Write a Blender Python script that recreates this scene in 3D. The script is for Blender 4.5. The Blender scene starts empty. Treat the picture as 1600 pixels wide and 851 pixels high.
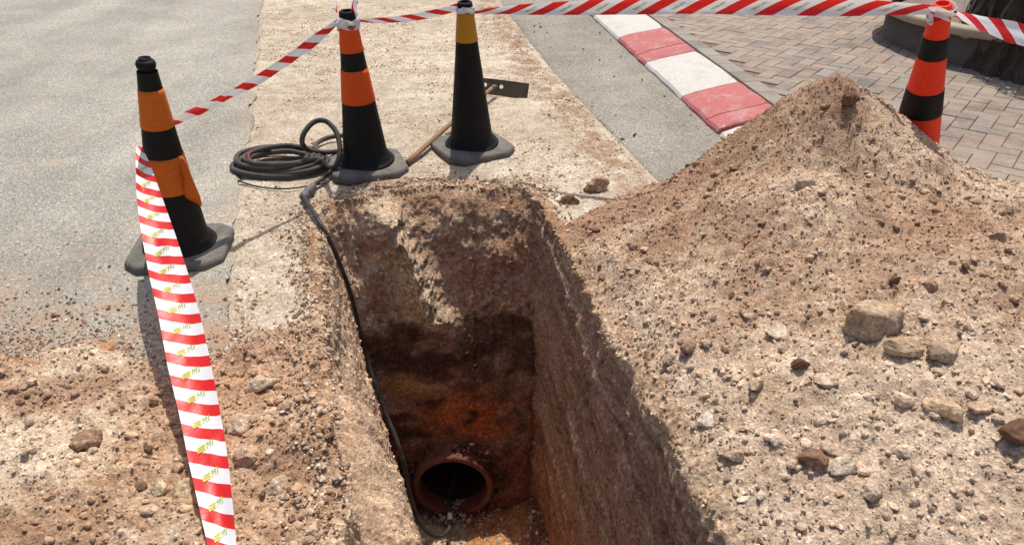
import bpy, math
import numpy as np
from mathutils import Vector, Matrix

# ------------------------------------------------------------------ camera, sky, sun, exposure
sc = bpy.context.scene
COL = sc.collection
R = math.radians
CAM_H, PITCH, FPX = 1.45, 30.0, 1200.0
cd = bpy.data.cameras.new('camera'); cam = bpy.data.objects.new('camera', cd); COL.objects.link(cam)
cd.sensor_width = 36.0; cd.lens = 36.0*FPX/1600.0; cd.clip_start = 0.02; cd.clip_end = 500
cam.location = (0, 0, CAM_H); cam.rotation_euler = (R(90-PITCH), 0, 0)
sc.camera = cam
SUN_EL, SUN_AZ = 68.0, 9.0            # azimuth measured from +Y towards +X (clockwise)
w = bpy.data.worlds.new('World'); sc.world = w; w.use_nodes = True
wn = w.node_tree; bgn = wn.nodes['Background']
sky = wn.nodes.new('ShaderNodeTexSky'); sky.sky_type = 'NISHITA'; sky.sun_disc = False
sky.sun_elevation = R(SUN_EL); sky.sun_rotation = R(SUN_AZ); sky.dust_density = 3.0
wn.links.new(sky.outputs[0], bgn.inputs[0]); bgn.inputs[1].default_value = 0.15
sd = bpy.data.lights.new('sun', 'SUN'); sun = bpy.data.objects.new('sun', sd); COL.objects.link(sun)
sd.energy = 4.5; sd.angle = R(0.5); sd.color = (1.0, 0.955, 0.88)
S = Vector((math.sin(R(SUN_AZ))*math.cos(R(SUN_EL)), math.cos(R(SUN_AZ))*math.cos(R(SUN_EL)), math.sin(R(SUN_EL))))
sun.rotation_euler = S.to_track_quat('Z', 'Y').to_euler()
sun.location = (2, 5, 8)
sc.view_settings.view_transform = 'Standard'; sc.view_settings.look = 'None'
sc.view_settings.gamma = 1; sc.view_settings.exposure = -0.10
sc.render.engine = 'CYCLES'
sc.cycles.max_bounces = 6; sc.cycles.diffuse_bounces = 4

# ------------------------------------------------------------------ noise
def _h(ix, iy, iz, seed):
    n = (ix*374761393 + iy*668265263 + iz*2147483647 + seed*1274126177).astype(np.int64) & 0xffffffff
    n = ((n ^ (n >> 13))*1274126177) & 0xffffffff
    n = ((n ^ (n >> 15))*2246822519) & 0xffffffff
    return ((n ^ (n >> 16)) & 0xffffff)/float(0xffffff)*2-1
def vnoise(x, y, z=None, seed=0):
    x = np.asarray(x, float); y = np.asarray(y, float)
    z = np.zeros_like(x) if z is None else np.asarray(z, float)
    x = x+seed*13.7; y = y-seed*7.3
    xi = np.floor(x); yi = np.floor(y); zi = np.floor(z)
    fx, fy, fz = x-xi, y-yi, z-zi
    ux, uy, uz = [t*t*t*(t*(t*6-15)+10) for t in (fx, fy, fz)]
    xi = xi.astype(np.int64); yi = yi.astype(np.int64); zi = zi.astype(np.int64)
    c = [_h(xi+a, yi+b, zi+d, seed) for d in (0, 1) for b in (0, 1) for a in (0, 1)]
    l = lambda a, b, t: a+(b-a)*t
    return l(l(l(c[0], c[1], ux), l(c[2], c[3], ux), uy), l(l(c[4], c[5], ux), l(c[6], c[7], ux), uy), uz)
def fbm(x, y, z=None, oct=4, seed=0, gain=.5):
    a, s, t = 1., 0., 0.
    z = None if z is None else np.asarray(z, float)
    x = np.asarray(x, float); y = np.asarray(y, float)
    for o in range(oct):
        c, sn = math.cos(o*1.1), math.sin(o*1.1)
        k = 2.03**o
        s = s+a*vnoise((x*c-y*sn)*k, (x*sn+y*c)*k, None if z is None else z*k, seed+o*17); t += a; a *= gain
    return s/t
def sstep(a, b, x):
    t = np.clip((np.asarray(x, float)-a)/(b-a), 0, 1); return t*t*(3-2*t)
rng = np.random.default_rng(7)

# ------------------------------------------------------------------ the eye's rays (to read sizes and places off the photograph)
cp, sp = math.cos(R(PITCH)), math.sin(R(PITCH))
def ray(px, py):
    u = (px-800.)/FPX; v = (425.5-py)/FPX
    return np.array([u, cp+v*sp, -sp+v*cp])
def at(px, py, z=None, Y=None):
    d = ray(px, py)
    t = Y/d[1] if Y is not None else (z-CAM_H)/d[2]
    return np.array([d[0]*t, d[1]*t, CAM_H+d[2]*t])

# ------------------------------------------------------------------ mesh helpers
def tag(o, label=None, cat=None, group=None, kind=None):
    if label: o['label'] = label
    if cat: o['category'] = cat
    if group: o['group'] = group
    if kind: o['kind'] = kind
    return o
def mesh_np(name, V, F, mat, parent=None, col=None, smooth=True, fmat=None, mats=None):
    V = np.asarray(V, np.float32); F = np.asarray(F, np.int32)
    me = bpy.data.meshes.new(name)
    me.vertices.add(len(V)); me.vertices.foreach_set('co', V.ravel())
    k = F.shape[1]
    me.loops.add(F.size); me.loops.foreach_set('vertex_index', F.ravel())
    me.polygons.add(len(F)); me.polygons.foreach_set('loop_start', np.arange(0, F.size, k, dtype=np.int32))
    me.polygons.foreach_set('use_smooth', np.full(len(F), smooth))
    for m in (mats or [mat]): me.materials.append(m)
    if fmat is not None: me.polygons.foreach_set('material_index', np.asarray(fmat, np.int32))
    if col is not None:
        a = me.color_attributes.new('Col', 'FLOAT_COLOR', 'POINT')
        c = np.ones((len(V), 4), np.float32); c[:, :3] = col
        a.data.foreach_set('color', c.ravel())
    me.update(calc_edges=True); me.validate()
    o = bpy.data.objects.new(name, me); COL.objects.link(o)
    if parent: o.parent = parent
    return o
def mesh_py(name, V, F, mats, parent=None, smooth=True, fmat=None):
    me = bpy.data.meshes.new(name); me.from_pydata([tuple(v) for v in V], [], F)
    for m in (mats if isinstance(mats, (list, tuple)) else [mats]): me.materials.append(m)
    me.polygons.foreach_set('use_smooth', [smooth]*len(F))
    if fmat is not None: me.polygons.foreach_set('material_index', fmat)
    me.update()
    o = bpy.data.objects.new(name, me); COL.objects.link(o)
    if parent: o.parent = parent
    return o
def empty(name, loc, rot=(0, 0, 0)):
    o = bpy.data.objects.new(name, None); COL.objects.link(o); o.location = loc; o.rotation_euler = rot
    o.empty_display_size = .1
    return o
def grid_faces(nr, nc, closed=False):
    i = np.arange(nr-1)[:, None]; j = np.arange(nc if closed else nc-1)[None, :]
    a = i*nc+j; b = i*nc+(j+1) % nc
    return np.stack([a, b, b+nc, a+nc], -1).reshape(-1, 4)
def catmull(P, n):
    P = np.asarray(P, float); out = []
    Q = np.vstack([2*P[0]-P[1], P, 2*P[-1]-P[-2]])
    for i in range(1, len(Q)-2):
        t = np.linspace(0, 1, n, endpoint=False)[:, None]
        a, b, c, d = Q[i-1], Q[i], Q[i+1], Q[i+2]
        out.append(.5*((2*b)+(-a+c)*t+(2*a-5*b+4*c-d)*t*t+(-a+3*b-3*c+d)*t**3))
    out.append(P[-1:]); return np.vstack(out)
def tube(name, P, r, mat, parent=None, seg=12, rfun=None, cap=True):
    P = np.asarray(P, float); n = len(P)
    T = np.gradient(P, axis=0); T /= np.linalg.norm(T, axis=1)[:, None]+1e-12
    N = np.cross(T[0], [0, 0, 1.]);
    if np.linalg.norm(N) < 1e-3: N = np.cross(T[0], [0, 1., 0])
    N /= np.linalg.norm(N); V = []
    for i in range(n):
        N = N-T[i]*np.dot(N, T[i]); N /= np.linalg.norm(N); B = np.cross(T[i], N)
        rr = r if rfun is None else rfun(i/(n-1.))
        for k in range(seg):
            a = 2*math.pi*k/seg; V.append(P[i]+rr*(math.cos(a)*N+math.sin(a)*B))
    F = [tuple(f) for f in grid_faces(n, seg, True)]
    if cap: F += [tuple(range(seg))[::-1], tuple((n-1)*seg+k for k in range(seg))]
    return mesh_py(name, V, F, mat, parent)
def lathe(name, prof, mat, parent=None, seg=48, mats=None):
    V = []; n = len(prof)
    for r, z in prof:
        for k in range(seg):
            a = 2*math.pi*k/seg; V.append((r*math.cos(a), r*math.sin(a), z))
    F = [tuple(f) for f in grid_faces(n, seg, True)]
    o = mesh_py(name, V, F, mat, parent)
    return o

# ------------------------------------------------------------------ materials
def newmat(name):
    m = bpy.data.materials.new(name); m.use_nodes = True
    return m, m.node_tree.nodes, m.node_tree.links, m.node_tree.nodes['Principled BSDF']
def noise_node(N, L, scale, detail=6, rough=.6, vec=None, dim='3D'):
    n = N.new('ShaderNodeTexNoise'); n.inputs['Scale'].default_value = scale
    n.inputs['Detail'].default_value = detail; n.inputs['Roughness'].default_value = rough
    if vec is None:
        tc = N.new('ShaderNodeTexCoord'); vec = tc.outputs['Object']
    L.new(vec, n.inputs['Vector']); return n
def ramp(N, L, src, stops):
    r = N.new('ShaderNodeValToRGB'); el = r.color_ramp.elements
    while len(el) < len(stops): el.new(.5)
    for e, (p, c) in zip(el, stops):
        e.position = p; e.color = (c, c, c, 1) if isinstance(c, (int, float)) else (*c, 1)
    L.new(src, r.inputs[0]); return r.outputs[0]
def mix(N, L, f, a, b, mode='MIX'):
    m = N.new('ShaderNodeMix'); m.data_type = 'RGBA'; m.blend_type = mode
    for s, v in ((m.inputs[0], f), (m.inputs[6], a), (m.inputs[7], b)):
        if hasattr(v, 'links') or hasattr(v, 'is_linked'): L.new(v, s)
        elif isinstance(v, (int, float)): s.default_value = v
        else: s.default_value = (*v, 1)
    return m.outputs[2]
def bump(N, L, src, strength, dist, prev=None):
    b = N.new('ShaderNodeBump'); b.inputs['Strength'].default_value = strength; b.inputs['Distance'].default_value = dist
    L.new(src, b.inputs['Height'])
    if prev: L.new(prev, b.inputs['Normal'])
    return b.outputs[0]
def attr(N, name='Col'):
    a = N.new('ShaderNodeAttribute'); a.attribute_name = name; return a.outputs['Color']

def soil_mat(name='soil', scrape=False, grain=1.0, bd=.004, lo=.68, hi=1.3):
    m, N, L, P = newmat(name)
    base = attr(N)
    n1 = noise_node(N, L, 55, 8, .72); f1 = ramp(N, L, n1.outputs[0], [(.3, lo), (.7, hi)])
    c = mix(N, L, 1.0, base, f1, 'MULTIPLY')
    n2 = noise_node(N, L, 9, 5, .6); f2 = ramp(N, L, n2.outputs[0], [(.35, (.86, .82, .78)), (.65, (1.12, 1.12, 1.12))])
    c = mix(N, L, 1.0, c, f2, 'MULTIPLY')
    v = N.new('ShaderNodeTexVoronoi'); v.inputs['Scale'].default_value = 150*grain; v.inputs['Randomness'].default_value = 1
    tc = N.new('ShaderNodeTexCoord'); L.new(tc.outputs['Object'], v.inputs['Vector'])
    sep = N.new('ShaderNodeSeparateColor'); L.new(v.outputs['Color'], sep.inputs[0])
    fl = ramp(N, L, sep.outputs[0], [(.0, .62), (.3, .95), (.8, 1.05), (1., 1.6)])
    c = mix(N, L, .75, c, mix(N, L, 1.0, c, fl, 'MULTIPLY'))
    n5 = noise_node(N, L, 42, 4, .6)
    c = mix(N, L, ramp(N, L, n5.outputs[0], [(.585, 0), (.64, .6)]), c, mix(N, L, 1.0, c, (.50, .42, .36), 'MULTIPLY'))
    L.new(c, P.inputs['Base Color']); P.inputs['Roughness'].default_value = 1
    P.inputs['Specular IOR Level'].default_value = .1
    nb = noise_node(N, L, 130, 6, .75)
    b = bump(N, L, nb.outputs[0], 1.0, bd)
    b = bump(N, L, v.outputs['Distance'], .7, bd*.8, b)
    if scrape:
        mp = N.new('ShaderNodeMapping'); mp.inputs['Rotation'].default_value = (R(-9), 0, R(-11)); mp.inputs['Scale'].default_value = (1, .05, 1)
        L.new(tc.outputs['Object'], mp.inputs[0])
        ns = noise_node(N, L, 60, 5, .7, mp.outputs[0])
        b = bump(N, L, ns.outputs[0], .8, .012, b)
    L.new(b, P.inputs['Normal'])
    return m
M_SOIL = soil_mat()
M_WALL = soil_mat('trench_soil', bd=.007, grain=.6, lo=.55, hi=1.45)
M_CLOD = soil_mat('clod_soil', bd=.002)

def asphalt_mat(name, base, dustc=(.40, .31, .22), dust=.5):
    m, N, L, P = newmat(name)
    tc = N.new('ShaderNodeTexCoord')
    v = N.new('ShaderNodeTexVoronoi'); v.inputs['Scale'].default_value = 160; L.new(tc.outputs['Object'], v.inputs['Vector'])
    sep = N.new('ShaderNodeSeparateColor'); L.new(v.outputs['Color'], sep.inputs[0])
    g = ramp(N, L, sep.outputs[0], [(0, tuple(x*.5 for x in base)), (.25, tuple(x*.85 for x in base)), (.75, base), (1, tuple(min(1, x*1.55) for x in base))])
    n0 = noise_node(N, L, 2.2, 5, .6); c = mix(N, L, 1.0, g, ramp(N, L, n0.outputs[0], [(.3, .84), (.7, 1.12)]), 'MULTIPLY')
    mp0 = N.new('ShaderNodeMapping'); mp0.inputs['Rotation'].default_value = (0, 0, R(40)); mp0.inputs['Scale'].default_value = (1, .18, 1); L.new(tc.outputs['Object'], mp0.inputs[0])
    n00 = noise_node(N, L, 1.6, 3, .5, mp0.outputs[0]); c = mix(N, L, 1.0, c, ramp(N, L, n00.outputs[0], [(.35, .84), (.6, 1.08)]), 'MULTIPLY')
    nf = noise_node(N, L, 300, 3, .7); c = mix(N, L, 1.0, c, ramp(N, L, nf.outputs[0], [(.3, .7), (.7, 1.3)]), 'MULTIPLY')
    n1 = noise_node(N, L, 5.5, 8, .7); f = ramp(N, L, n1.outputs[0], [(.52, 0), (.72, dust)])
    c = mix(N, L, f, c, dustc)
    # reddish soil dropped near the dig
    at_ = attr(N); s2 = N.new('ShaderNodeSeparateColor'); L.new(at_, s2.inputs[0])
    n3 = noise_node(N, L, 7, 8, .75)
    mm = N.new('ShaderNodeMath'); mm.operation = 'MULTIPLY'; L.new(s2.outputs[0], mm.inputs[0]); L.new(ramp(N, L, n3.outputs[0], [(.42, 0), (.62, 1)]), mm.inputs[1])
    c = mix(N, L, mm.outputs[0], c, (.38, .25, .155))
    L.new(c, P.inputs['Base Color']); P.inputs['Roughness'].default_value = .93; P.inputs['Specular IOR Level'].default_value = .25
    nb = noise_node(N, L, 260, 4, .7)
    b = bump(N, L, v.outputs['Distance'], .8, .0035); b = bump(N, L, nb.outputs[0], .5, .002, b)
    L.new(b, P.inputs['Normal']); return m
M_ROAD = asphalt_mat('old_asphalt', (.355, .328, .275))
M_GUT = asphalt_mat('gutter_asphalt', (.30, .27, .22), dust=.65)

def plastic(name, c, dust=.35, rough=.5, dustc=(.33, .27, .21), scale=14):
    m, N, L, P = newmat(name)
    n = noise_node(N, L, scale, 8, .72); f = ramp(N, L, n.outputs[0], [(.38, 0), (.8, dust)])
    n2 = noise_node(N, L, 90, 5, .7)
    cc = mix(N, L, f, c, dustc)
    cc = mix(N, L, 1.0, cc, ramp(N, L, n2.outputs[0], [(.3, .85), (.7, 1.12)]), 'MULTIPLY')
    L.new(cc, P.inputs['Base Color'])
    L.new(ramp(N, L, n.outputs[0], [(.3, rough), (.75, min(1, rough+.35))]), P.inputs['Roughness'])
    P.inputs['Specular IOR Level'].default_value = .25
    L.new(bump(N, L, n2.outputs[0], .35, .0015), P.inputs['Normal'])
    return m
M_BLACK = plastic('black_cone_plastic', (.0045, .0038, .0042), .02, .5)
M_RUBBER = plastic('dusty_rubber', (.105, .097, .088), .7, .9, (.30, .26, .21), 11)
M_ORANGE = plastic('orange_sleeve', (.74, .085, .006), .05, .5)
M_AMBER = plastic('faded_orange_sleeve', (.62, .135, .008), .06, .5)
M_YELLOW = plastic('yellow_sleeve', (.48, .225, .012), .08, .5)
M_REDOR = plastic('red_orange_plastic', (.84, .040, .008), .03, .4)
M_HOSE = plastic('hose_rubber', (.040, .038, .035), .35, .5)
M_HOSEB = plastic('black_hose', (.016, .015, .015), .3, .3)
M_HOSER = plastic('red_hose', (.20, .018, .022), .3, .5)
M_STEEL = plastic('rusty_steel', (.075, .055, .035), .35, .6)
M_WOOD = plastic('weathered_wood', (.27, .145, .07), .4, .8)
M_PIPE = plastic('clay_brown_pipe', (.15, .042, .028), .85, .65, (.20, .115, .07), 11)
M_COUP = plastic('metal_coupling', (.12, .11, .105), .4, .5)
M_WHITE = plastic('white_band', (.75, .75, .72), .15, .5)

def tape_mat():
    m, N, L, P = newmat('barrier_tape')
    uv = N.new('ShaderNodeUVMap'); uv.uv_map = 'UVMap'
    s = N.new('ShaderNodeSeparateXYZ'); L.new(uv.outputs[0], s.inputs[0])
    a = N.new('ShaderNodeMath'); a.operation = 'ADD'; L.new(s.outputs[0], a.inputs[0]); L.new(s.outputs[1], a.inputs[1])
    fr = N.new('ShaderNodeMath'); fr.operation = 'FRACT'; L.new(a.outputs[0], fr.inputs[0])
    st = ramp(N, L, fr.outputs[0], [(.0, 1), (.455, 1), (.465, 0), (.99, 0)])
    c = mix(N, L, st, (.86, .86, .86), (.74, .018, .014))
    L.new(c, P.inputs['Base Color']); P.inputs['Roughness'].default_value = .38
    tr = N.new('ShaderNodeBsdfTranslucent'); L.new(mix(N, L, 1., c, (.8, .8, .8), 'MULTIPLY'), tr.inputs[0])
    nb = noise_node(N, L, 22, 4, .6); bb = bump(N, L, nb.outputs[0], .35, .006); L.new(bb, P.inputs['Normal'])
    ms = N.new('ShaderNodeMixShader'); ms.inputs[0].default_value = .3
    L.new(P.outputs[0], ms.inputs[1]); L.new(tr.outputs[0], ms.inputs[2]); L.new(ms.outputs[0], N['Material Output'].inputs[0])
    return m
M_TAPE = tape_mat()
M_LOGO = newmat('yellow_green_print')[0]; M_LOGO.node_tree.nodes['Principled BSDF'].inputs['Base Color'].default_value = (.56, .50, .04, 1)
M_LOGOB = newmat('green_print')[0]; M_LOGOB.node_tree.nodes['Principled BSDF'].inputs['Base Color'].default_value = (.28, .36, .05, 1)

# ------------------------------------------------------------------ terrain heights
def rimx_right(y): return .18+.18*(2.745-np.asarray(y))
PEAK = (1.285, 3.02, .60)
def heap_h(x, y):
    def cone(cx, cy, h, s, r=.05): return h-s*(np.sqrt((x-cx)**2+(y-cy)**2+r*r)-r)
    wob = 1+.05*vnoise(x*2.2+3, y*2.2, seed=3)
    dx, dy = x-PEAK[0], y-PEAK[1]; dy = np.where(dy > 0, dy*1.7, dy)
    a = PEAK[2]-np.where(dx < 0, .88, .69)*(np.sqrt(dx**2+dy**2+.07**2)-.07)
    a2 = .43-.66*(np.sqrt((x-1.42)**2+(y-2.78)**2+.08**2)-.08); a = np.maximum(a, a2)
    b = cone(1.93, 2.46, .335, .42, .12)
    c = cone(1.50, 2.02, .36, .30, .25)
    d = cone(1.12, 2.45, .39, .50, .14)
    k = .032
    h = k*np.log(np.exp(a/k)+np.exp(b/k)+np.exp(c/k)+np.exp(d/k)+np.exp(-.03/k))*wob
    e = x-rimx_right(np.minimum(y, 3.1))
    h = np.minimum(h, .02+.75*np.maximum(e-.03, 0)) if True else h
    h = np.where(e < .0, np.minimum(h, -.03), h)
    return h
def heap_rough(x, y):
    th = np.arctan2(y-PEAK[1], x-PEAK[0]); rr_ = np.hypot(x-PEAK[0], y-PEAK[1]); sl_ = sstep(.12, .4, rr_)*.016*fbm(th*5, rr_*1.3, oct=3, seed=14)
    rg = 1-np.abs(fbm(x*12, y*12, oct=4, seed=6))*2.2
    return sl_+.020*fbm(x*6, y*6, oct=3, seed=5)+.018*fbm(x*20, y*20, oct=5, seed=8, gain=.68)-.014*np.maximum(rg, 0)**3*sstep(-.3, .5, vnoise(x*3, y*3, seed=12))+.007*np.abs(vnoise(x*60, y*60, seed=9))+.005*vnoise(x*125, y*125, seed=10)
def heap_all(x, y):
    h = heap_h(x, y); return h+heap_rough(x, y)*sstep(-.02, .05, h)
def edge_left(y):            # right edge of the old road
    y = np.asarray(y, float)
    return np.interp(y, [.3, 1.2, 2.03, 3.04, 4.46, 7.82, 40], [-.62, -.75, -.915, -1.20, -1.555, -2.44, -10.5])
def edge_right(y):           # dirt strip / gutter asphalt
    y = np.asarray(y, float)
    return np.interp(y, [.3, 2.2, 3.48, 4.3, 5.31, 7.25, 9, 40], [1.2, .95, .66, .48, .27, -.05, -.30, -4.5])
def kerb_left(y): return .829+(6.13-np.asarray(y, float))*.138
def spill_edge(x):           # far edge (y) of the crumbly spoil in the near left
    return np.interp(x, [-3, -1.62, -1.3, -.94, -.80, -.62, -.5], [2.15, 2.00, 2.02, 1.96, 2.20, 2.33, 2.3])
def spill_h(x, y):
    e = spill_edge(x)+.075*fbm(x*6, y*5, oct=4, seed=21)-y
    h = -.03+.068*sstep(-.03, .12, e)+.03*sstep(.1, .9, e)*sstep(-.7, -1.3, x)+.05*sstep(.25, .8, e)*sstep(-.95, -.6, x)*.5
    h = h+(.030*fbm(x*5, y*5, oct=3, seed=22)+.019*fbm(x*20, y*20, oct=4, seed=23, gain=.65)+.010*np.abs(vnoise(x*50, y*50, seed=24))+.005*vnoise(x*120, y*120, seed=25))*sstep(-.01, .06, e)
    return h
def ground_h(x, y):
    dl = x-edge_left(y); dr = edge_right(y)-x
    inside = sstep(-.05, .03, dl)*sstep(-.05, .03, dr)
    n = .007*fbm(x*3, y*3, oct=3, seed=31)+.004*fbm(x*18, y*18, oct=3, seed=32)+.0016*vnoise(x*75, y*75, seed=33)
    # rubble lip beyond the far end of the pit
    far = np.exp(-((y-3.30)/.07)**2)*sstep(-.95, -.7, x)*sstep(.35, .15, x)
    n = n+far*(.012*fbm(x*16, y*16, oct=3, seed=34))
    return -.014+(.016+n)*inside
def top_h(x, y):
    return np.maximum(np.maximum(ground_h(x, y), heap_all(x, y)), np.where(x < -.2, spill_h(x, y), -1))
def hit(px, py):
    d = ray(px, py); t = np.linspace(.9, 9, 6000)
    x, y, z = d[0]*t, d[1]*t, CAM_H+d[2]*t
    below = np.where(z < top_h(x, y))[0]
    i = below[0] if len(below) else -1
    return np.array([x[i], y[i], z[i]])

# ------------------------------------------------------------------ rim of the pit
TOP = [(.64, .45), (.48, 1.24), (.385, 1.75), (.29, 2.20), (.215, 2.62), (.16, 2.95), (.12, 3.16), (.05, 3.27), (-.15, 3.30), (-.35, 3.31), (-.52, 3.27), (-.66, 3.19), (-.80, 3.11),
       (-.835, 3.0), (-.745, 2.64), (-.635, 2.19), (-.54, 1.84), (-.465, 1.56), (-.385, 1.24), (-.22, .45)]
BOT = [(.46, .45), (.36, 1.24), (.28, 1.75), (.22, 2.20), (.15, 2.62), (.12, 2.74), (.09, 2.80), (.03, 2.77), (-.14, 2.755), (-.30, 2.755), (-.44, 2.76), (-.52, 2.77), (-.56, 2.76),
       (-.53, 2.68), (-.42, 2.5), (-.32, 2.1), (-.25, 1.75), (-.20, 1.5), (-.15, 1.24), (-.05, .45)]
DEPTH = 1.54
top = catmull(np.array(TOP), 30); bot = catmull(np.array(BOT), 30)
sl = np.concatenate([[0], np.cumsum(np.linalg.norm(np.diff(top, axis=0), axis=1))])
NU = int(sl[-1]/.007); uu = np.linspace(0, sl[-1], NU)
top = np.stack([np.interp(uu, sl, top[:, i]) for i in (0, 1)], 1); bot = np.stack([np.interp(uu, sl, bot[:, i]) for i in (0, 1)], 1)
ctr = np.array([-.1, 2.0])
Tn = np.gradient(top, axis=0); Tn /= np.linalg.norm(Tn, axis=1)[:, None]
inn = np.stack([-Tn[:, 1], Tn[:, 0]], 1)
if ((ctr-top[0])*inn[0]).sum() < 0: inn = -inn
for _ in range(30): inn[1:-1] = (inn[:-2]+inn[1:-1]*2+inn[2:])/4
inn /= np.linalg.norm(inn, axis=1)[:, None]
def _sm(m):
    q = m.astype(float)
    for _ in range(60): q[1:-1] = (q[:-2]+2*q[1:-1]+q[2:])/4
    return q
jag = .022*fbm(uu*7, uu*0, oct=4, seed=41)+.010*vnoise(uu*40, uu*0, seed=43)
isl = (top[:, 0] < -.3) & (top[:, 1] < 3.05); isr = (top[:, 0] > .1) & (top[:, 1] < 3.15); isf = ~isl & ~isr
wF, wR, wL = _sm(isf), _sm(isr), _sm(isl)
jag = jag*(1+.5*wF)
rim = top-inn*jag[:, None]
def inside_poly(x, y, poly):
    ins = np.zeros(x.shape, bool); n = len(poly); j = n-1
    for i in range(n):
        xi, yi = poly[i]; xj, yj = poly[j]
        c = ((yi > y) != (yj > y)) & (x < (xj-xi)*(y-yi)/((yj-yi)+1e-12)+xi)
        ins ^= c; j = i
    return ins
cutpoly = (rim-inn*.035)[::8]

def cut_grid(X, Y, Z, keep_extra=None):
    nr, nc = X.shape
    F = grid_faces(nr, nc)
    cx = X.ravel()[F].mean(1); cy = Y.ravel()[F].mean(1)
    k = np.ones(len(F), bool)
    near = (cx > -1.1) & (cx < .9) & (cy > .3) & (cy < 3.5)
    k[near] = ~inside_poly(cx[near], cy[near], cutpoly)
    if keep_extra is not None: k &= keep_extra(cx, cy)
    F = F[k]; used = np.unique(F); mp = -np.ones(X.size, np.int64); mp[used] = np.arange(len(used))
    return np.stack([X.ravel(), Y.ravel(), Z.ravel()], 1)[used], mp[F], used

def soil_tone(x, y, dark, light, sc1=3., seed=50, red=None):
    t = sstep(-.45, .45, fbm(x*sc1, y*sc1, oct=4, seed=seed)+.35*fbm(x*25, y*25, oct=3, seed=seed+1))[:, None]
    return np.array(dark)*(1-t)+np.array(light)*t
# colours of dry soil
TAN = (.44, .37, .28); TAN2 = (.55, .475, .37); BROWN = (.31, .195, .125); REDB = (.27, .145, .085); CREAM = (.62, .53, .41)

# ------------------------------------------------------------------ ground
xs = np.concatenate([[-60, -30, -15, -8, -5, -3.5], np.arange(-2.7, 1.9, .011), [2.2, 3, 5, 8, 15, 30, 60]])
ys = np.concatenate([[-40, -10, -3, -1, -.2], np.arange(.3, 4.0, .011), np.arange(4.0, 9.0, .03), [9.5, 11, 14, 20, 40, 80]])
X, Y = np.meshgrid(xs, ys); Z = ground_h(X.ravel(), Y.ravel()).reshape(X.shape)
Vg, Fg, us = cut_grid(X, Y, Z)
gx, gy = Vg[:, 0], Vg[:, 1]
cg = soil_tone(gx, gy, TAN, TAN2, 1.3, 51)
t = sstep(.02, .35, fbm(gx*8, gy*14, oct=5, seed=53, gain=.7))[:, None]*.5; cg = cg*(1-t)+np.array([.37, .275, .19])*t
# pebbly brown verge next to the gutter and crumbs beyond the pit
t = (np.exp(-((edge_right(gy)-gx-.12)/.13)**2)*sstep(-.2, .3, fbm(gx*14, gy*14, oct=3, seed=54)))[:, None]*.85; cg = cg*(1-t)+np.array(BROWN)*t
t = (np.exp(-((gy-3.32)/.08)**2)*sstep(-.85, -.55, gx)*sstep(.3, .1, gx)*sstep(-.25, .3, fbm(gx*14, gy*14, oct=3, seed=55)))[:, None]*.8; cg = cg*(1-t)+np.array(REDB)*1.1*t
ground = mesh_np('ground', Vg, Fg, M_SOIL, col=cg); tag(ground, kind='structure')

# ------------------------------------------------------------------ roads
def sheet(name, xl, xr, ysamp, ncol, z, mat, wob, cell=None):
    V = []; cols = []
    ysamp = np.asarray(ysamp); tt = np.linspace(0, 1, ncol)**(1.0 if cell is None else cell)
    XL = xl(ysamp); XR = xr(ysamp)
    XX = XR[:, None]+(XL-XR)[:, None]*tt[None, :]; YY = np.repeat(ysamp[:, None], ncol, 1)
    ed = np.maximum(0, 1-np.abs(XX-XR[:, None])/.04)
    XX = XX+ed*wob*fbm(YY*5, YY*0+2, oct=5, seed=61)
    ZZ = z(XX, YY)
    c = np.zeros((XX.size, 3)); x, y = XX.ravel(), YY.ravel()
    dirt = np.clip(np.exp(-((x-edge_left(y)))**2/.02)*.35+sstep(.8, -.05, y-spill_edge(x))*.9*(x < -.5), 0, 1)
    c[:, 0] = dirt
    o = mesh_np(name, np.stack([x, y, ZZ.ravel()], 1), grid_faces(*XX.shape), mat, col=c)
    return tag(o, kind='structure')
ysr = np.concatenate([[-30, -8, -2, -.2], np.arange(.2, 9, .02), [9.5, 12, 20, 40, 80]])
road = sheet('road', lambda y: edge_left(y)-38, lambda y: edge_left(y)+.0, ysr, 160,
             lambda x, y: .014+.004*fbm(x*1.5, y*1.5, oct=3, seed=62)-.016*np.maximum(0, 1-np.abs(x-edge_left(y))/.03), M_ROAD, .045, 3.0)
ysg = np.concatenate([np.arange(2.2, 9, .02), [9.5, 12, 20, 40]])
gut = sheet('gutter', lambda y: kerb_left(y)+.02, edge_right, ysg, 60,
            lambda x, y: .004+.003*fbm(x*2, y*2, oct=3, seed=63)-.016*np.maximum(0, 1-np.abs(x-edge_right(y))/.03), M_GUT, .028)

# ------------------------------------------------------------------ kerb of painted blocks
def kerb_mat(name, base, chipf):
    m, N, L, P = newmat(name)
    n = noise_node(N, L, 9, 8, .75); f = ramp(N, L, n.outputs[0], [(.5, 0), (.72, chipf)])
    c = mix(N, L, f, base, (.42, .38, .33))
    n2 = noise_node(N, L, 60, 6, .75); c = mix(N, L, 1.0, c, ramp(N, L, n2.outputs[0], [(.3, .8), (.65, 1.08)]), 'MULTIPLY')
    n3 = noise_node(N, L, 28, 4, .5); c = mix(N, L, ramp(N, L, n3.outputs[0], [(.62, 0), (.72, .55)]), c, (.5, .42, .36))
    L.new(c, P.inputs['Base Color']); P.inputs['Roughness'].default_value = .85
    L.new(bump(N, L, n2.outputs[0], .6, .004), P.inputs['Normal']); return m
M_KR = kerb_mat('red_kerb_paint', (.44, .12, .115), .65); M_KW = kerb_mat('white_kerb_paint', (.56, .52, .465), .7)
kd = np.array([-.138, 1.0]); kd /= np.linalg.norm(kd); kn = np.array([kd[1], -kd[0]])
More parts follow.
